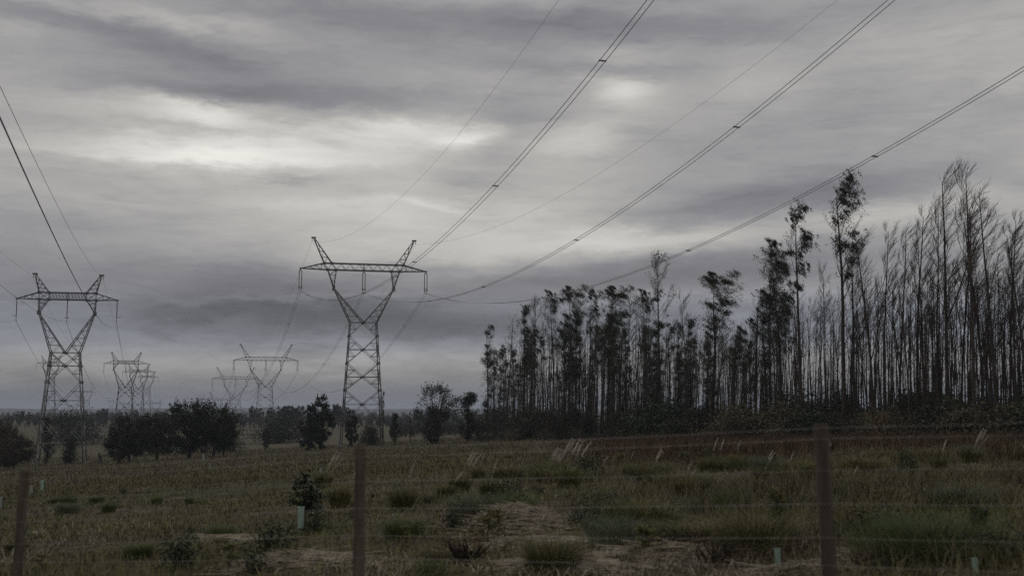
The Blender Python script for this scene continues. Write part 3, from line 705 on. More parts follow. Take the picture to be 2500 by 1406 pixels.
def canopy(px):   # skyline of the ordinary stems
    return np.interp(px, [1160, 1230, 1300, 1400, 1500, 1600, 1700, 1800, 1900, 2000, 2100, 2200, 2300, 2400, 2520, 2750], [900, 810, 775, 765, 760, 765, 775, 790, 720, 690, 640, 640, 600, 600, 600, 560])
names = ['slim0', 'slim1', 'slim2', 'slim3', 'bare0', 'bare2', 'bare4', 'bare5', 'slim0', 'slim2', 'bare3', 'slim1', 'slim3', 'leafy4', 'column0', 'slim0', 'slim1', 'slim2']
for i_ in range(262):
    px = 1205 + (i_ + rg.random()) / 262 * 1420; px = min(max(px, 1200), 2640)
    q = rg.choice([0, 2, 4, 6, 9, 12, 16, 20, 25]) + rg.uniform(0, 2)
    py = canopy(px) + 170 * rg.random() ** 2.2 + (20 if q > 12 else 0)
    nmx = names[rg.randrange(13)] if px > 1900 or rg.random() < .62 else rg.choice(['column0', 'column1', 'leafy4', 'leafy1', 'slim3'])
    tree_to(nmx, px, py, q, 'slender grey-brown eucalyptus stem among the crowded trunks of the plantation', 'crowded stems of the plantation', rg.uniform(-.7, .7), rg.uniform(.7, 1.1) * (1 if px < 1900 else .78))
rng = np.random.default_rng(900); m = MB()
for i_ in range(560):                      # the plantation's further stems, too many to single out
    px = rng.uniform(1200, 2640); p = edge(px, rng.uniform(5, 34)); z = gz(*p)
    if px > 1950 and rng.random() < .45: continue
    py = canopy(px) + (15 if px < 1950 else 85) + 130 * rng.random() ** 1.3; h = CZ + ray(px, py)[2] / ray(px, py)[1] * p[1] - z
    if h < 4: continue
    l = limb((p[0], p[1], z - .1), (rng.normal() * .03, rng.normal() * .03, 1), h, 9, rng, .2, .05, .05); m.tube(l, np.linspace(rng.uniform(.07, .13), .02, 10), 5)
    for q in range(13):
        f = rng.uniform(.25, .98) * 9; k = min(int(f), 8); c = l[k] + (l[k + 1] - l[k]) * (f - k); a = rng.uniform(0, 6.28)
        w = limb(c, (math.cos(a) * .6, math.sin(a) * .6, 1), rng.uniform(.8, 2.4), 4, rng, .5, .4, .2); m.tube(w, np.linspace(.018, .008, 5), 3); twigs(m, w, .011, rng, 4, .9, 1, .4, .4)
tag(m.build('plantation_stems', MAT['bark'], None, True), kind='stuff')
# ------------------------------------------------------------------ bushes, oaks, young trees
def bush(seed, r=1.0, h=1.0, n=900, clumps=26, lsize=.2, leafmat='under', name='shrub', stems=7, asp=.5):
    rng = np.random.default_rng(seed); t = thing(name, None, 'shrub'); b = MB(); lm = MB()
    for q in range(stems):
        a = rng.uniform(0, 6.28); l = limb((rng.normal() * .1 * r, rng.normal() * .1 * r, 0), (math.cos(a) * .6, math.sin(a) * .6, 1), h * rng.uniform(.5, .95), 5, rng, .4, 0, .3)
        b.tube(l, np.linspace(.035 * max(r, h), .01, 6), 4)
    for q in range(clumps):
        a = rng.uniform(0, 6.28); f = rng.uniform(0, 1) ** .6; z = h * rng.uniform(.12, .95); rr = r * f * (1.05 - .55 * (z / h) ** 2)
        c = np.array([math.cos(a) * rr, math.sin(a) * rr, z]); k = int(n / clumps * rng.uniform(.4, 1.6)); s = .22 * max(r, h * .6) * rng.uniform(.6, 1.3)
        lm.leaves(c + rng.normal(size=(k, 3)) * s * np.array([1, 1, .8]), lsize, rng, asp, .1)
    b.build('stems', MAT['oakbark'], t); lm.build('foliage', MAT[leafmat], t); t['H'] = float(h); return t
for i_ in range(7): reg(f'under{i_}', bush(300 + i_, [1.5, 1.1, 1.7, .9, 1.3, .7, 1.6][i_], [2.0, 3.0, 2.2, 4.0, 2.6, 4.2, 1.6][i_], [2600, 2400, 2600, 2000, 1600, 1300, 1500][i_], [34, 30, 40, 26, 30, 22, 34][i_], [.17, .2, .15, .18, .16, .15, .14][i_], ['under', 'under', 'bushgreen', 'under', 'thicket', 'euleaf', 'heath'][i_], stems=[7, 7, 7, 9, 16, 9, 18][i_]))
for i_ in range(2): reg(f'dark{i_}', bush(330 + i_, .5, .9, 900, 22, .07, 'bushgreen', stems=8))
reg('weed0', bush(350, .6, .7, 1300, 26, .05, 'brown', 'weed', stems=26, asp=.25)); reg('weed1', bush(351, .7, .6, 1400, 26, .05, 'thicket', 'weed', stems=26, asp=.25))
reg('dome', bush(340, 4.2, 4.4, 6000, 110, .3, 'oakleaf', stems=12))
def oak(seed, H=10, R=4.2, lift=.22, clumps=60, per=150, lsize=.30, squash=1.0, leafmat='oakleaf', name='oak_tree'):
    rng = np.random.default_rng(seed); t = thing(name, None, 'tree'); m = MB(); lm = MB()
    tr = limb((0, 0, -.1), (rng.normal() * .1, rng.normal() * .1, 1), H * .6, 8, rng, .3, 0, .18); m.tube(tr, np.linspace(.30, .1, 9), 7)
    b = m
    for q in range(clumps):
        u = rng.normal(size=3); u /= np.linalg.norm(u); f = rng.uniform(.25, 1) ** .5
        c = np.array([u[0] * R * f, u[1] * R * f, H * (lift + (1 - lift) * .5) + u[2] * H * (1 - lift) * .48 * f])
        c[:2] *= 1 - .25 * max(0, (c[2] / H - .6)) * 2; k = int(per * rng.uniform(.35, 1.6)); s = rng.uniform(.35, .8) * R * .2
        lm.leaves(c + rng.normal(size=(k, 3)) * s * np.array([.9, .9, .8]), lsize, rng, .55, .1)
        if f > .6:
            k2 = int(k * .35); w_ = rng.uniform(0, 1, (k2, 1)); lm.leaves(c + w_ * (u * .6 + np.array([0, 0, .5])) * R * .34 + rng.normal(size=(k2, 3)) * s * .3, lsize * .85, rng, .5, .1)
        if q % 3 == 0:
            i = rng.integers(3, 8); p = tr[i]; l = np.stack([p + (c - p) * g + np.array([0, 0, -.1 * H * g * (1 - g)]) for g in np.linspace(0, 1, 6)]) + rng.normal(size=(6, 3)) * .12
            l[0] = p; b.tube(l, np.linspace(.11, .025, 6), 5)
    b.build('trunk', MAT['oakbark'], t, True); lm.build('foliage', MAT[leafmat], t); t['H'] = float(np.percentile(np.concatenate(lm.v)[:, 2], 99.7)); return t
for i_ in range(3): reg(f'oak{i_}', oak(400 + i_, 10, [4.4, 5.0, 3.8][i_], [.10, .16, .08][i_], 80, 135, .30))
reg('roundeuc', oak(410, 10, 3.6, .38, 80, 60, .22, leafmat='euleaf', name='eucalyptus_tree'))
reg('upright', oak(411, 10, 2.4, .0, 80, 120, .28, leafmat='oakleaf', name='tree'))
reg('brownoak', oak(412, 10, 5.0, .04, 90, 150, .3, leafmat='thicket', name='thicket'))
def feather(seed, H=8):
    rng = np.random.default_rng(seed); t = thing('young_tree', None, 'tree'); m = MB(); lm = MB()
    tr = limb((0, 0, -.1), (0, 0, 1), H, 9, rng, .5, .08, .12); m.tube(tr, np.linspace(.1, .02, 10), 5)
    for q in range(34):
        f = rng.uniform(.06, .95); a = rng.uniform(0, 6.28); p = np.array([np.interp(f * 9, np.arange(10), tr[:, i]) for i in range(3)])
        l = limb(p, (math.cos(a), math.sin(a), .8), (1 - f * .75) * H * .30 * rng.uniform(.6, 1.2), 5, rng, .8, .1, .2); m.tube(l, np.linspace(.03, .01, 6), 3)
        for g in l[1:]:
            lm.leaves(g + rng.normal(size=(26, 3)) * .17, .22, rng, .4, .2)
    m.build('trunk', MAT['bark'], t); lm.build('foliage', MAT['oakleaf'], t); t['H'] = float(H); return t
reg('feather0', feather(420)); reg('feather1', feather(421))
def stand(proto, px, base_py, top_py, label, group=None, Yd=None, wide=1.0, rz=0.0, cat=None):
    g = hit(px, base_py) if Yd is None else np.array([xpx(px, Yd), Yd, gz(xpx(px, Yd), Yd)])
    r = ray(px, top_py); top = CZ + r[2] / r[1] * g[1]; s = max((top - g[2]) / PROTO[proto][0]['H'], .05)
    return place(proto, (g[0], g[1], g[2] - .05), rz, (s * wide, s * wide, s), label, group, cat)
GO = 'dark oaks in the left middle ground'
stand('oak0', 325, 1104, 1008, 'smallest round dark oak, left end of the oak clump', GO, 205, 1.15)
stand('oak1', 392, 1106, 1000, 'spreading dark oak, second from the left in the oak clump', GO, 212, 1.05, 1.2)
stand('oak2', 468, 1106, 976, 'tall uneven dark oak in the middle of the oak clump', GO, 222, 1.25, 2.1)
stand('oak1', 528, 1104, 974, 'big dark oak with a forked trunk, right end of the oak clump', GO, 216, 1.0, 3.4)
stand('oak2', 300, 1106, 1045, 'low dark oak bush hanging to the ground at the far left of the oak clump', GO, 200, 1.2, 2.7)
stand('oak0', 552, 1100, 1020, 'low dark oak trailing off the right end of the oak clump', GO, 222, .8, 2.9)
for i_, (px, bp_, tp, pr, w) in enumerate([(292, 1112, 1068, 'under0', 1.3), (335, 1114, 1074, 'under1', 1.5), (372, 1110, 1062, 'under4', 1.4), (412, 1110, 1070, 'under2', 1.6), (452, 1108, 1064, 'under0', 1.4), (496, 1106, 1072, 'under4', 1.5), (540, 1104, 1066, 'under1', 1.4), (570, 1102, 1072, 'under2', 1.5)]):
    stand(pr, px, bp_, tp, 'low dark bush growing at the foot of the oak clump', 'low bushes at the foot of the oaks', None, w, i_ * 1.7, 'shrub')
stand('upright', 785, 1078, 963, 'narrow dark bushy tree between the second pylon and the near double-cable pylon', None, 240, 1.0)
stand('upright', 758, 1078, 1012, 'low dark bush at the left foot of the narrow bushy tree', None, 238, 1.3, 2.0)
stand('roundeuc', 1068, 1075, 931, 'round airy eucalyptus between the near pylon and the plantation', None, 232, 1.12, .3)
stand('under3', 1060, 1075, 1005, 'dark thicket at the foot of the round airy eucalyptus', None, 228, 1.4, .3, 'shrub')
stand('feather0', 1142, 1078, 956, 'feathery young tree standing just left of the plantation', None, 222, 2.0, .3)
stand('column0', 936, 1075, 953, 'slim leafy eucalyptus rising just right of the near pylon legs', None, 262, .55, 1.0, 'tree')
stand('column1', 1004, 1075, 1003, 'small crooked sapling with a leaf tuft above the dark scrub', None, 250, .8, 1.0, 'tree')
stand('feather1', 965, 1078, 1008, 'twiggy shrub at the right of the near pylon', None, 240, 1.3, .8, 'shrub')
stand('upright', 862, 1082, 998, 'dark bush seen between the legs of the near double-cable pylon', None, 262, .8, 4., 'shrub')
stand('dome', 908, 1080, 1040, 'low round dark bush inside the near double-cable pylon', None, 258, .6, 4.)
stand('dome', 185, 1046, 1013, 'wide dome-shaped dark bush beyond the near left pylon', None, 420, 1.0)
stand('dome', 690, 1048, 1016, 'wide dome-shaped dark bush right of the second double-cable pylon', None, 400, 1.2, 2.)
stand('upright', 655, 1085, 1042, 'small lone bush below the second double-cable pylon', None, 300, .8, 2.5, 'shrub')
stand('under1', 180, 1118, 1072, 'small dark bush between the legs of the near left pylon', None, 222, .8)
stand('feather1', 128, 1100, 1018, 'dark bare-stemmed shrub behind the left leg of the near left pylon', None, 250, 1.2, 2., 'shrub')
GS = 'small young trees on the open field'
for i_, (px, b, tp, lb) in enumerate([(112, 1135, 1098, 'tiny sapling beside the left leg of the near left pylon'), (290, 1133, 1102, 'tiny sapling right of the near left pylon, next to a white stone'), (245, 1130, 1105, 'tiny sapling midway between the near left pylon and the oaks'), (1893, 1150, 1094, 'small conifer-like sapling left of the right fence post'), (2030, 1112, 1082, 'small dark sapling just right of the right fence post top')]):
    stand('feather0' if i_ % 2 else 'feather1', px, b, tp, lb, GS, None, 1.3, i_ * 1.3)
GT = 'brown thickets at the left edge'
for i_, (px, Yd, tp) in enumerate([(-85, 210, 990), (-22, 215, 1004), (18, 235, 1024), (66, 240, 1064), (2, 190, 1066), (-30, 180, 1045), (36, 195, 1092)]):
    stand('brownoak', px, 0, tp, 'tangled dark brown thicket at the left edge', GT, Yd, .95, i_ * 2., 'thicket')
GU = 'dark undergrowth bushes'
for i_ in range(190):
    px = 1165 + (i_ + rg.random()) / 190 * 1480; q = rg.choice([-3.5, -2, -1, 0, 3, 7, 12, 18]) ; p = edge(px, q)
    tp = np.interp(px, [1160, 1300, 1600, 1900, 2100, 2500, 2700], [1042, 1032, 1026, 1010, 995, 985, 970]) + (rg.uniform(-42, 50) if q > -1 else rg.uniform(0, 50))
    z = gz(p[0], p[1]); top = CZ + ray(px, tp)[2] / ray(px, tp)[1] * p[1]; pr = f'under{rg.randrange(7)}'; s = max((top - z) / PROTO[pr][0]['H'], .35); w = max(s, .8) * rg.uniform(.9, 1.3)
    place(pr, (p[0], p[1], z - .1), rg.uniform(0, 6.28), (w, w, s), 'dark leafy bush in the undergrowth at the foot of the plantation', GU, 'shrub')
# ------------------------------------------------------------------ far woods
def wood(n, az0_, az1_, d0, d1, h0, h1, seed, per, lsize, name, label=None):
    rng = np.random.default_rng(seed); lm = MB()
    for _ in range(n):
        a = rng.uniform(az0_, az1_); d = rng.uniform(d0, d1); x, y = math.sin(a) * d, math.cos(a) * d
        h = rng.uniform(h0, h1) * (1.25 if rng.random() < .08 else 1); z = gz(x, y); R = h * rng.uniform(.18, .34)
        lm.tube(np.array([[x, y, z - .3], [x + rng.normal() * .2, y, z + h * .5], [x + rng.normal() * .3, y, z + h * .85]]), [.22, .15, .06], 3)
        c = rng.normal(size=(per, 3)); c /= np.linalg.norm(c, axis=1)[:, None]; c *= rng.uniform(.3, 1, (per, 1)) ** .5
        lm.leaves(np.array([x, y, z + h * .58]) + c * [R, R, h * .42], lsize, rng, .5)
    o = lm.build(name, MAT['farwood']); return tag(o, label, None, None, 'stuff')
wood(1500, math.radians(-30), math.radians(4), 640, 1100, 3, 6, 1, 60, .9, 'far_wood')
wood(900, math.radians(-30), math.radians(30), 1100, 2300, 5, 8.5, 2, 46, 1.5, 'far_wood')
wood(500, math.radians(-6), math.radians(3), 400, 640, 2.5, 5, 3, 80, .6, 'scrub_wood')
reg('pine0', oak(430, 12, 2.6, .45, 40, 60, .45, name='pine_tree')); reg('pine1', oak(431, 12, 3.2, .5, 40, 60, .5, name='pine_tree'))
for i_, (px, tp, Yd) in enumerate([(622, 990, 640), (636, 995, 660), (664, 992, 650), (692, 990, 620), (700, 994, 640), (712, 989, 630), (720, 993, 620), (738, 990, 610), (830, 990, 600), (815, 985, 560), (846, 992, 620), (1024, 1000, 520), (1206, 1002, 600), (1090, 1003, 640), (1110, 1006, 660), (58, 1002, 640), (78, 1005, 700), (262, 996, 700), (250, 1000, 660), (335, 1000, 700)]):
    stand(f'pine{i_%2}', px, 0, tp, 'dark far pine top standing above the distant wood', 'dark pine tops on the skyline', Yd, 1.0, i_ * 1.1)
# ------------------------------------------------------------------ fence
fr = thing('wire_fence', 'post and wire fence with thick weathered posts running across the foreground', 'fence', (-1.6, 12, gz(-1.6, 12)))
fl = np.array(fr.location)
PT = [(np.array([-10.75, 17.0]), -1.05), (at(60, 1145, 14.5)[:2], zpx(1145, 14.5) - CZ), (at(880, 1086, 12)[:2], zpx(1086, 12) - CZ), (at(2003, 1035, 9.5)[:2], zpx(1035, 9.5) - CZ), (np.array([7.0, 6.9]), .1)]
for i_, (p, zt) in enumerate(PT):
    rng = np.random.default_rng(50 + i_); g = gz(*p); zt += CZ; k = 14; zz = np.linspace(g - .3, zt, k)
    lx = [.02, .012, .0, -.015, .0][i_] * -1
    pts = np.stack([p[0] + lx * (zt - zz) * 2.0 + rng.normal(size=k) * .003, p[1] + zz * 0, zz], -1) - fl
    m = MB(); m.tube(pts, .060 * (1 + rng.normal(size=k) * .04), 11, True); m.build('post', MAT['post'], fr, True)
for o in (.03, .12, .37, .64, .91, 1.13):
    m = MB(); pts = []
    for (p, z), (p2, z2) in zip(PT[:-1], PT[1:]):
        for q in np.linspace(0, 1, 12, endpoint=False):
            a = p + (p2 - p) * q; pts.append([a[0], a[1] - .078, CZ + z + (z2 - z) * q - o - .05 * q * (1 - q) + rg.uniform(-.004, .004)])
    m.tube(np.array(pts) - fl, .0016, 4); m.build('wire', MAT['fence_wire'], fr)
# ------------------------------------------------------------------ tree guards
def guard(seed, m_):
    t = thing('tree_guard', None, 'tree guard'); a = np.linspace(0, 2 * math.pi, 15); m = MB(); k = 14; an = np.arange(k) * 2 * math.pi / k
    for z0, z1, r0, r1 in ((.0, .32, .048, .05), (.32, 0, .046, .044)):
        v = np.concatenate([np.stack([r0 * np.cos(an), r0 * np.sin(an), an * 0 + z0], -1), np.stack([r1 * np.cos(an), r1 * np.sin(an), an * 0 + z1], -1)]); j = np.arange(k)
        m.add(v, np.stack([j, (j + 1) % k, (j + 1) % k + k, j + k], -1))
    m.tube(np.stack([.049 * np.cos(a), .049 * np.sin(a), a * 0 + .32], -1), .005, 5); m.build('tube', MAT[m_], t, True)
    m = MB(); m.tube([[.056, 0, -.25], [.058, 0, .1], [.06, 0, .30]], .009, 5); m.build('stake', MAT['oakbark'], t); t['H'] = .32; return t
reg('guard', guard(1, 'guard')); reg('guard_pale', guard(2, 'guard_pale'))
for px, tp, bp_, pr, lb, tilt in [(735, 1243, 1290, 'guard', 'pale green tree guard under the dark sapling left of the middle post', .02), (1900, 1345, 1392, 'guard', 'pale green tree guard just left of the right post foot', .03), (2384, 1368, 1412, 'guard', 'largest pale green tree guard at the bottom right corner', .05),
    (103, 1175, 1199, 'guard', 'green tree guard just right of the left post', 0), (76, 1188, 1212, 'guard_pale', 'faint thin tree guard touching the right side of the left post', 0), (1, 1216, 1242, 'guard_pale', 'pale tree guard cut by the left edge', 0), (786, 1144, 1162, 'guard_pale', 'leaning white tree guard above the dark sapling', .25),
    (926, 1168, 1182, 'guard_pale', 'white tree guard just right of the middle post', .08), (973, 1170, 1182, 'guard_pale', 'small pale tree guard second right of the middle post', 0), (2215, 1177, 1192, 'guard_pale', 'small white tree guard in the right field', .1), (497, 1111, 1128, 'guard_pale', 'white tree guard in front of the oak clump', 0), (514, 1131, 1146, 'guard_pale', 'leaning tree guard lower right of the one by the oaks', .15)]:
    g = hit(px, bp_); r = ray(px, tp); s = max((CZ + r[2] / r[1] * g[1] - g[2]) / .32, .5); s = s * 1.1
    o = place(pr, (g[0], g[1], g[2] + .01), 0, (s * 1.05, s * 1.05, s), lb, 'tree guards on the field'); o.rotation_euler = (0, -tilt, 0)
# ------------------------------------------------------------------ tussocks, plumes, shrubs on the field
def tussock(seed, n, h, spread, m_, wid=.012, bend=(.25, .9), name='grass_tussock'):
    rng = np.random.default_rng(seed); m = MB(); a = rng.uniform(0, 6.28, n); rr = spread * rng.uniform(0, 1, n) ** .7
    b = np.stack([np.cos(a) * rr, np.sin(a) * rr, 0 * a - .02], -1)
    m.blades(b, h * rng.uniform(.45, 1.1, n), wid * rng.uniform(.6, 1.4, n), a + rng.normal(size=n) * .7, rng.uniform(*bend, n), rng)
    o = m.build(name, MAT[m_]); o['category'] = 'grass tussock'; o['H'] = float(h * .85); return o
for i_, m_ in enumerate(['green', 'olive', 'greygreen', 'olive', 'green']): reg(f'tuss{i_}', tussock(500 + i_, 1200, .9, .34 + .05 * i_, m_, .006, [(.2, .8), (.3, 1.0), (.2, .7), (.3, .9), (.1, .5)][i_]))
def pampas(seed, n, h=1.35):
    rng = np.random.default_rng(seed); t = thing('pampas_grass', None, 'pampas grass'); m = MB(); k = 520; a = rng.uniform(0, 6.28, k); rr = .22 * rng.uniform(0, 1, k) ** .7
    m.blades(np.stack([np.cos(a) * rr, np.sin(a) * rr, 0 * a - .02], -1), h * .62 * rng.uniform(.5, 1.1, k), .012, a + rng.normal(size=k) * .6, rng.uniform(.25, 1.0, k), rng); m.build('leaf_tuft', MAT['olive'], t)
    for q in range(n):
        a_ = rng.uniform(0, 6.28); l = limb((rng.normal() * .10, rng.normal() * .10, 0), (math.cos(a_) * .16 + .16, math.sin(a_) * .16, 1), h * rng.uniform(.82, 1.0), 10, rng, 0, .42, .05)
        m = MB(); m.tube(l[:8], .003, 3); pl = l[7:]; m.tube(pl, np.array([.004, .018, .016, .004]), 6)
        c = np.repeat(pl, 30, axis=0) + rng.normal(size=(len(pl) * 30, 3)) * .018; m.leaves(c, .06, rng, .14, -.8); m.build('plume', MAT['plume'], t)
    t['H'] = h * .97; return t
for n_ in (1, 2, 3, 6): reg(f'pampas{n_}', pampas(600 + n_, n_))
GP = 'pampas grass with pale plumes'
for px, py, n_, lb in [(1362, 1066, 6, 'biggest pampas clump with six bright plumes before the dark plantation'), (1386, 1064, 3, 'three fat bright plumes at the right side of the biggest pampas clump'), (1325, 1085, 3, 'pampas clump beside a dead twiggy bush, left of the six-plume clump'), (1345, 1100, 3, 'lower pampas clump right under the six bright plumes'), (795, 1096, 6, 'dense pampas clump left of the middle post'), (836, 1113, 2, 'two-plume pampas between the dense clump and the middle post'), (986, 1112, 1, 'single-plume pampas right of the middle post'),
    (1126, 1096, 3, 'three leaning plumes of pampas below the feathery young tree'), (1168, 1098, 1, 'single slanting plume just left of the plantation corner'), (1195, 1112, 1, 'single bent plume below the plantation corner'), (1092, 1145, 2, 'two faint plumes low in the field under the round eucalyptus'), (1456, 1108, 2, 'two plumes over the dark bush right of the six-plume clump'), (1531, 1096, 1, 'single upright plume in the middle of the reddish strip'), (1575, 1086, 2, 'two small plumes under the tall open eucalyptus'),
    (1662, 1116, 1, 'single upright plume above the lone low one'), (1672, 1140, 1, 'lowest single upright plume right of centre'), (1725, 1060, 1, 'single arching plume before the round leafy crown'), (1744, 1064, 1, 'second arching plume just right of the first, before the round leafy crown'), (1787, 1068, 1, 'single faint plume left of the short leaning eucalyptus'), (1850, 1090, 2, 'two arched plumes over the pale green tussocks left of the right post'), (1912, 1096, 1, 'single upright plume beside the conifer-like sapling'),
    (1975, 1066, 2, 'two plumes touching the left side of the right post'), (2085, 1096, 1, 'single plume just right of the right post'), (2062, 1132, 1, 'lower single plume right of the right post'), (2283, 1066, 1, 'small arched plume at the dark wood edge in the right'), (2360, 1042, 6, 'bright fan of plumes under the tallest bare eucalyptus'), (2480, 1072, 1, 'faint single plume near the right edge'), (2268, 1190, 2, 'blurred double plume low in the right field')]:
    Yd = 34 + 14 * rg.random() if py < 1110 else 27 + 6 * rg.random()
    p = np.array([xpx(px, Yd), Yd, 0]); p[2] = gz(p[0], Yd); s = (CZ + ray(px, py)[2] / ray(px, py)[1] * Yd - p[2]) / PROTO[f'pampas{n_}'][0]['H']
    place(f'pampas{n_}', tuple(p), rg.uniform(-.4, .4), (max(s, .75),) * 2 + (s,), lb, GP)
GK = 'grass tussocks on the field'
for px, tp, bp_, pr, w, lb in [(2290, 1225, 1370, 'tuss4', 1.5, 'largest green tussock at the right between the posts and the edge'), (2040, 1165, 1222, 'tuss0', 1.1, 'bright green tussock just right of the right post'), (1845, 1215, 1345, 'tuss1', 1.3, 'big yellow-green tussock left of the right post'), (1490, 1235, 1325, 'tuss2', 1.0, 'pale grey-green tussock right of the straw heap'), (1160, 1190, 1265, 'tuss2', 1.4, 'hazy grey-green tussock behind the dark tuft'),
    (985, 1245, 1310, 'tuss0', 1.5, 'loose green tussock just right of the middle post'), (1050, 1350, 1405, 'tuss4', 1.0, 'low green tussock at the bottom right of the middle post'), (1590, 1115, 1165, 'tuss1', 1.8, 'wide yellowish tussock in the middle of the right field'), (1240, 1125, 1165, 'tuss1', 1.8, 'wide yellowish tussock left of the dark bush'), (1330, 1115, 1170, 'tuss0', 1.3, 'green tussock under the six-plume clump'), (1870, 1105, 1150, 'tuss2', 1.4, 'pale tussock around the conifer-like sapling'), (1950, 1110, 1160, 'tuss3', 1.5, 'pale yellow tussock at the left of the right post'),
    (2110, 1100, 1150, 'tuss3', 1.6, 'pale yellow tussock at the right of the right post'), (2280, 1085, 1125, 'tuss3', 1.6, 'rounded pale tussock under the bare giants'), (2160, 1090, 1130, 'tuss1', 1.6, 'dull tussock between two pale ones at the right'), (2460, 1300, 1380, 'tuss3', 1.6, 'straw-coloured tussock cut by the right edge')]:
    stand(pr, px, bp_, tp, lb, GK, None, w, rg.uniform(0, 6.28), 'grass tussock')
for i_ in range(64):
    px = rg.uniform(-60, 2560); bp_ = 1110 + 300 * rg.random() ** 1.5
    if px < 700 and rg.random() < .8: bp_ = max(bp_, 1230)
    if px < 1150 and rg.random() < .35: continue
    g = hit(px, bp_); s = rg.uniform(.25, .62) * (1.25 if px > 1200 else .8); w = s * rg.uniform(1, 1.9)
    place(f'tuss{rg.randrange(5)}', tuple(g), rg.uniform(0, 6.28), (w, w, s), 'small low grass tussock among the dry field grass', 'small low tussocks', 'grass tussock')
def twiggy(seed, H=1.2, m_='bushgreen'):
    rng = np.random.default_rng(seed); t = thing('sapling', None, 'sapling'); m = MB(); lm = MB(); tr = limb((0, 0, -.05), (0, 0, 1), H, 7, rng, .4, .05, .12); m.tube(tr, np.linspace(.018, .005, 8), 5)
    for q in range(26):
        f = rng.uniform(.22, 1); a = rng.uniform(0, 6.28); p = np.array([np.interp(f * 7, np.arange(8), tr[:, i]) for i in range(3)]); l = limb(p, (math.cos(a), math.sin(a), .35), H * .30 * (1.15 - f * .7), 4, rng, .3, 0, .25); m.tube(l, np.linspace(.007, .003, 5), 3)
        lm.leaves(np.repeat(l[1:], 9, axis=0) + rng.normal(size=(36, 3)) * .035, .075, rng, .45)
    m.build('stem', MAT['oakbark'], t); lm.build('foliage', MAT[m_], t); t['H'] = H; return t
reg('twig0', twiggy(700)); reg('twig1', twiggy(701)); reg('twigo', twiggy(702, 1.2, 'olive'))
GD = 'dark shrubs and saplings in the field'
for px, tp, bp_, pr, w, lb in [(740, 1150, 1281, 'twig0', 1.5, 'dark green sapling standing above the pale green guard'), (1905, 1180, 1320, 'twigo', .9, 'yellowing sapling above the guard near the right post'), (1902, 1215, 1325, 'twig1', .9, 'dark lower sapling behind the yellowing one near the right post'), (1432, 1100, 1165, 'dark0', 1.4, 'round dark bush right of the six-plume clump'), (1238, 1160, 1230, 'dark1', 1.3, 'dark blue-green shrub above the straw heap'), (1108, 1228, 1302, 'dark0', 1.0, 'dark upright tuft between the middle post and the straw heap'),
    (668, 1262, 1345, 'dark1', 1.4, 'dark bush left of the pale green guard'), (440, 1285, 1385, 'dark0', 1.2, 'dark green bush in the lower left foreground'), (618, 1325, 1400, 'dark0', 1.0, 'low green bush beside the pale straw at the bottom'), (2212, 1088, 1160, 'dark1', .8, 'dark shrub between the right post and the bare giants'), (1725, 1085, 1130, 'dark0', 1.2, 'dark low shrub under the round leafy crown'), (1660, 1092, 1132, 'dark1', 1.2, 'dark low shrub left of the two arching plumes'), (2395, 1230, 1330, 'twig1', 1.3, 'dark sapling with level branches above the bottom right guard'), (775, 1240, 1296, 'dark1', 1.2, 'small dark shrub right of the pale green guard')]:
    stand(pr, px, bp_, tp, lb, GD, None, w, rg.uniform(0, 6.28), 'shrub' if pr[0] == 'd' else 'sapling')
for i_ in range(70):
    px = rg.uniform(1000, 2560) if i_ < 52 else rg.uniform(-40, 1000); bp_ = rg.uniform(1120, 1400); g = hit(px, bp_); s = rg.uniform(.3, .75) * (1 if px > 1000 else .6); pr = rg.choice(['dark0', 'dark1', 'twigo', 'weed0', 'weed1', 'weed0', 'weed1'])
    place(pr, tuple(g), rg.uniform(0, 6.28), (s * rg.uniform(1, 1.8), s * rg.uniform(1, 1.8), s * .8), 'small weedy plant scattered through the rough field', 'weeds scattered over the field', 'weed')
# dead twiggy bush before the plantation
rng = np.random.default_rng(77); p = tip_place(1322, 1058, 1.5); m = MB()
for q in range(16):
    a = rng.uniform(0, 6.28); l = limb((0, 0, 0), (math.cos(a), math.sin(a), 1.0), rng.uniform(.7, 1.5), 6, rng, 0, 0, .35); m.tube(l, np.linspace(.012, .004, 7), 3); twigs(m, l, .005, rng, 5, .5, 1, 0, .1)
o = m.build('dead_bush', MAT['straw']); o.location = p; tag(o, 'bare pale dead bush beside the six-plume pampas clump', 'bush', None)
# straw heaps
HEAPS = []
def heap(px, py, sx, sy, h, n, label, seed):
    rng = np.random.default_rng(seed); g = hit(px, py); HEAPS.append((g[0], g[1], sx, sy)); t = thing('straw_heap', label, 'straw heap', tuple(g), group='heaps of dry straw'); m = MB()
    x = rng.normal(size=n) * sx * .45; y = rng.normal(size=n) * sy * .45; rr = np.exp(-(x / sx) ** 2 * 2 - (y / sy) ** 2 * 2)
    for i in range(n):
        gx_ = g[0] + x[i]; gy_ = g[1] + y[i]; z = gz(gx_, gy_) - g[2] + rng.uniform(0.0, 1) * h * rr[i] + .01; a = rng.normal() * .5 + (0 if rng.random() < .8 else 1.5); L = rng.uniform(.1, .5) ** 1.0 * (2.2 if rng.random() < .12 else 1); e = rng.normal() * .12
        d = np.array([math.cos(a), math.sin(a), e]) * L / 2; c = np.array([x[i], y[i], z]); m.tube([c - d, c + [0, 0, .03 * L], c + d], [.006, .011, .005], 3)
    m.build('stalks', MAT['straw'], t)
    return t
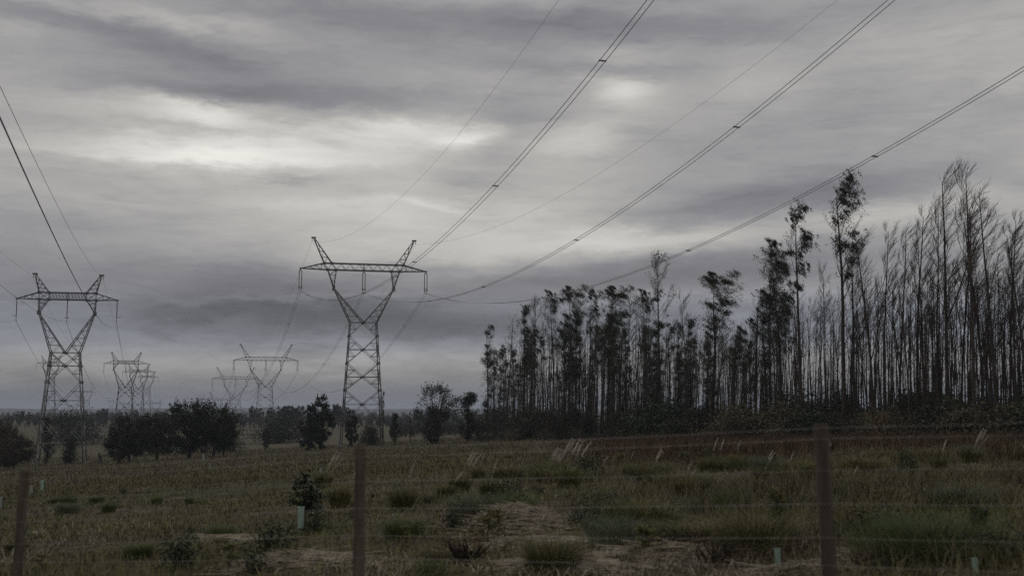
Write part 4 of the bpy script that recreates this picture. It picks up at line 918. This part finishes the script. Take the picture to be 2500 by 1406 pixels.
for a_ in [(1250, 1285, 1.0, 1.1, .40, 1700, 'straw heap with long pale stalks in the centre foreground', 1), (745, 1375, 1.0, .65, .16, 1500, 'flat pale straw spread at the bottom left of the middle post', 2), (570, 1325, .55, .6, .12, 600, 'small pale straw patch in the lower left', 3), (1620, 1365, .9, .6, .2, 1300, 'straw drift at the bottom between the middle and right post', 4), (1400, 1385, .8, .45, .16, 900, 'straw drift at the bottom centre', 5), (2180, 1352, .5, .4, .12, 500, 'thin straw lying at the foot of the largest green tussock', 6), (1310, 1330, 1.2, .5, .10, 800, 'scattered dry stalks below the central straw heap', 7), (1980, 1390, .8, .3, .08, 400, 'scattered dry stalks by the right post foot', 8)]: heap(*a_)
# stones
def stone(seed):
    import bmesh
    bm = bmesh.new(); bmesh.ops.create_icosphere(bm, subdivisions=2, radius=.14); r_ = random.Random(seed)
    for v in bm.verts: v.co *= r_.uniform(.75, 1.2); v.co.z *= .6
    me = bpy.data.meshes.new('stone'); bm.to_mesh(me); bm.free(); me.materials.append(MAT['stone']); o = bpy.data.objects.new('stone', me); COL.objects.link(o); o['category'] = 'stone'; o['H'] = .1; return o
reg('stone', stone(3))
for px, py, s, lb in [(271, 1130, 2.0, 'white stone beside the tiny sapling right of the near left pylon'), (86, 1303, .6, 'small pale stone right of the left post'), (172, 1128, 1.6, 'pale stone between the feet of the near left pylon'), (385, 1109, 1.6, 'pale stone below the spreading oak')]:
    g = hit(px, py); place('stone', tuple(g), s, (s, s, s), lb, 'pale stones')
# ------------------------------------------------------------------ grass cover
def cover(name, n, d0, d1, m_, h, wid, seed, mask=None, bend=(.3, 1.1), pw=1.6, umin=-.62, umax=.62):
    rng = np.random.default_rng(seed)
    u = rng.uniform(0, 1, n); e = 2 - pw; d = (d0 ** e + (d1 ** e - d0 ** e) * u) ** (1 / e)
    x = rng.uniform(umin, umax, n) * d + rng.normal(size=n) * .8; y = d
    if mask is not None:
        k = mask(x, y) > rng.uniform(0, 1, n); x, y, d = x[k], y[k], d[k]
    if m_ != 'straw':
        k = np.ones(len(x), bool)
        for a, b_, sx, sy in HEAPS: k &= ((x - a) / sx) ** 2 + ((y - b_) / sy) ** 2 + rng.normal(size=len(x)) * .5 > .16
        x, y, d = x[k], y[k], d[k]
    n = len(x); hh = h * rng.uniform(.4, 1.2, n) * (.5 + fbm(x / 2.2, y / 2.2, 3, seed)); m = MB()
    m.blades(np.stack([x, y, ground(x, y) - .02], -1), hh * (1 + d / 160), wid * np.sqrt(d / 10) * rng.uniform(.6, 1.4, n), rng.uniform(0, 6.28, n), rng.uniform(*bend, n), rng)
    return tag(m.build(name, MAT[m_]), kind='stuff')
patch = lambda x, y, s, sd, a, b: sm(fbm(x / s, y / s, 4, sd), a, b)
cover('dry_grass', 90000, 7, 60, 'heath', .15, .010, 11)
cover('straw_litter', 34000, 7, 45, 'straw', .26, .008, 12, lambda x, y: patch(x, y, 3.5, 31, .47, .58) * (.25 + .75 * sm(-y, -26, -14)), (.9, 1.9))
cover('green_grass', 60000, 7, 60, 'green', .20, .009, 13, lambda x, y: patch(x, y, 4.5, 41, .47, .60), (.3, 1.0))
cover('olive_grass', 90000, 8, 90, 'olive', .24, .011, 14, lambda x, y: patch(x, y, 7, 51, .42, .56), (.3, 1.0))
cover('dry_grass', 90000, 55, 300, 'heath', .30, .018, 15)
cover('olive_grass', 60000, 60, 300, 'olive', .26, .018, 16, lambda x, y: patch(x, y, 18, 61, .42, .58))
cover('brown_scrub', 60000, 20, 120, 'heath', .55, .012, 17, lambda x, y: patch(x, y, 6, 71, .50, .60) * sm(x / y, -.05, .1), (.2, .8))
cover('tall_grass', 60000, 11, 60, 'olive', .55, .006, 19, lambda x, y: patch(x, y, 4, 91, .46, .60) * sm(x / y, -.06, .12), (.3, 1.2))
cover('dead_grass', 50000, 11, 70, 'heath', .60, .007, 20, lambda x, y: patch(x, y, 5, 95, .46, .60) * sm(x / y, -.10, .10), (.3, 1.3))
cover('red_scrub', 70000, 45, 160, 'brown', .75, .016, 18, lambda x, y: sm(x / y, .02, .12) * patch(x, y, 9, 81, .35, .5), (.2, .8))
for n_, (o, u) in PROTO.items():
    if not u:
        print('unused', n_)
        for c in list(o.children) + [o]: bpy.data.objects.remove(c)
# ------------------------------------------------------------------ haze
hm = bpy.data.materials.new('haze'); hm.use_nodes = True; t_ = hm.node_tree; t_.nodes.clear()
pv = t_.nodes.new('ShaderNodeVolumePrincipled'); pv.inputs['Color'].default_value = (.74, .83, 1.0, 1); pv.inputs['Density'].default_value = .00015; pv.inputs['Anisotropy'].default_value = 0
ot = t_.nodes.new('ShaderNodeOutputMaterial'); t_.links.new(pv.outputs[0], ot.inputs['Volume'])
m = MB(); S_ = 15500
v = [(x, y, z) for z in (-80, 75) for x, y in ((-S_, -S_), (S_, -S_), (S_, S_), (-S_, S_))]
m.add(v, [(0, 3, 2, 1), (4, 5, 6, 7), (0, 1, 5, 4), (1, 2, 6, 5), (2, 3, 7, 6), (3, 0, 4, 7)]); tag(m.build('haze', hm), kind='stuff')
for o in list(SC.objects):
    for k in ('H', 'body_height'):
        if k in o: del o[k]
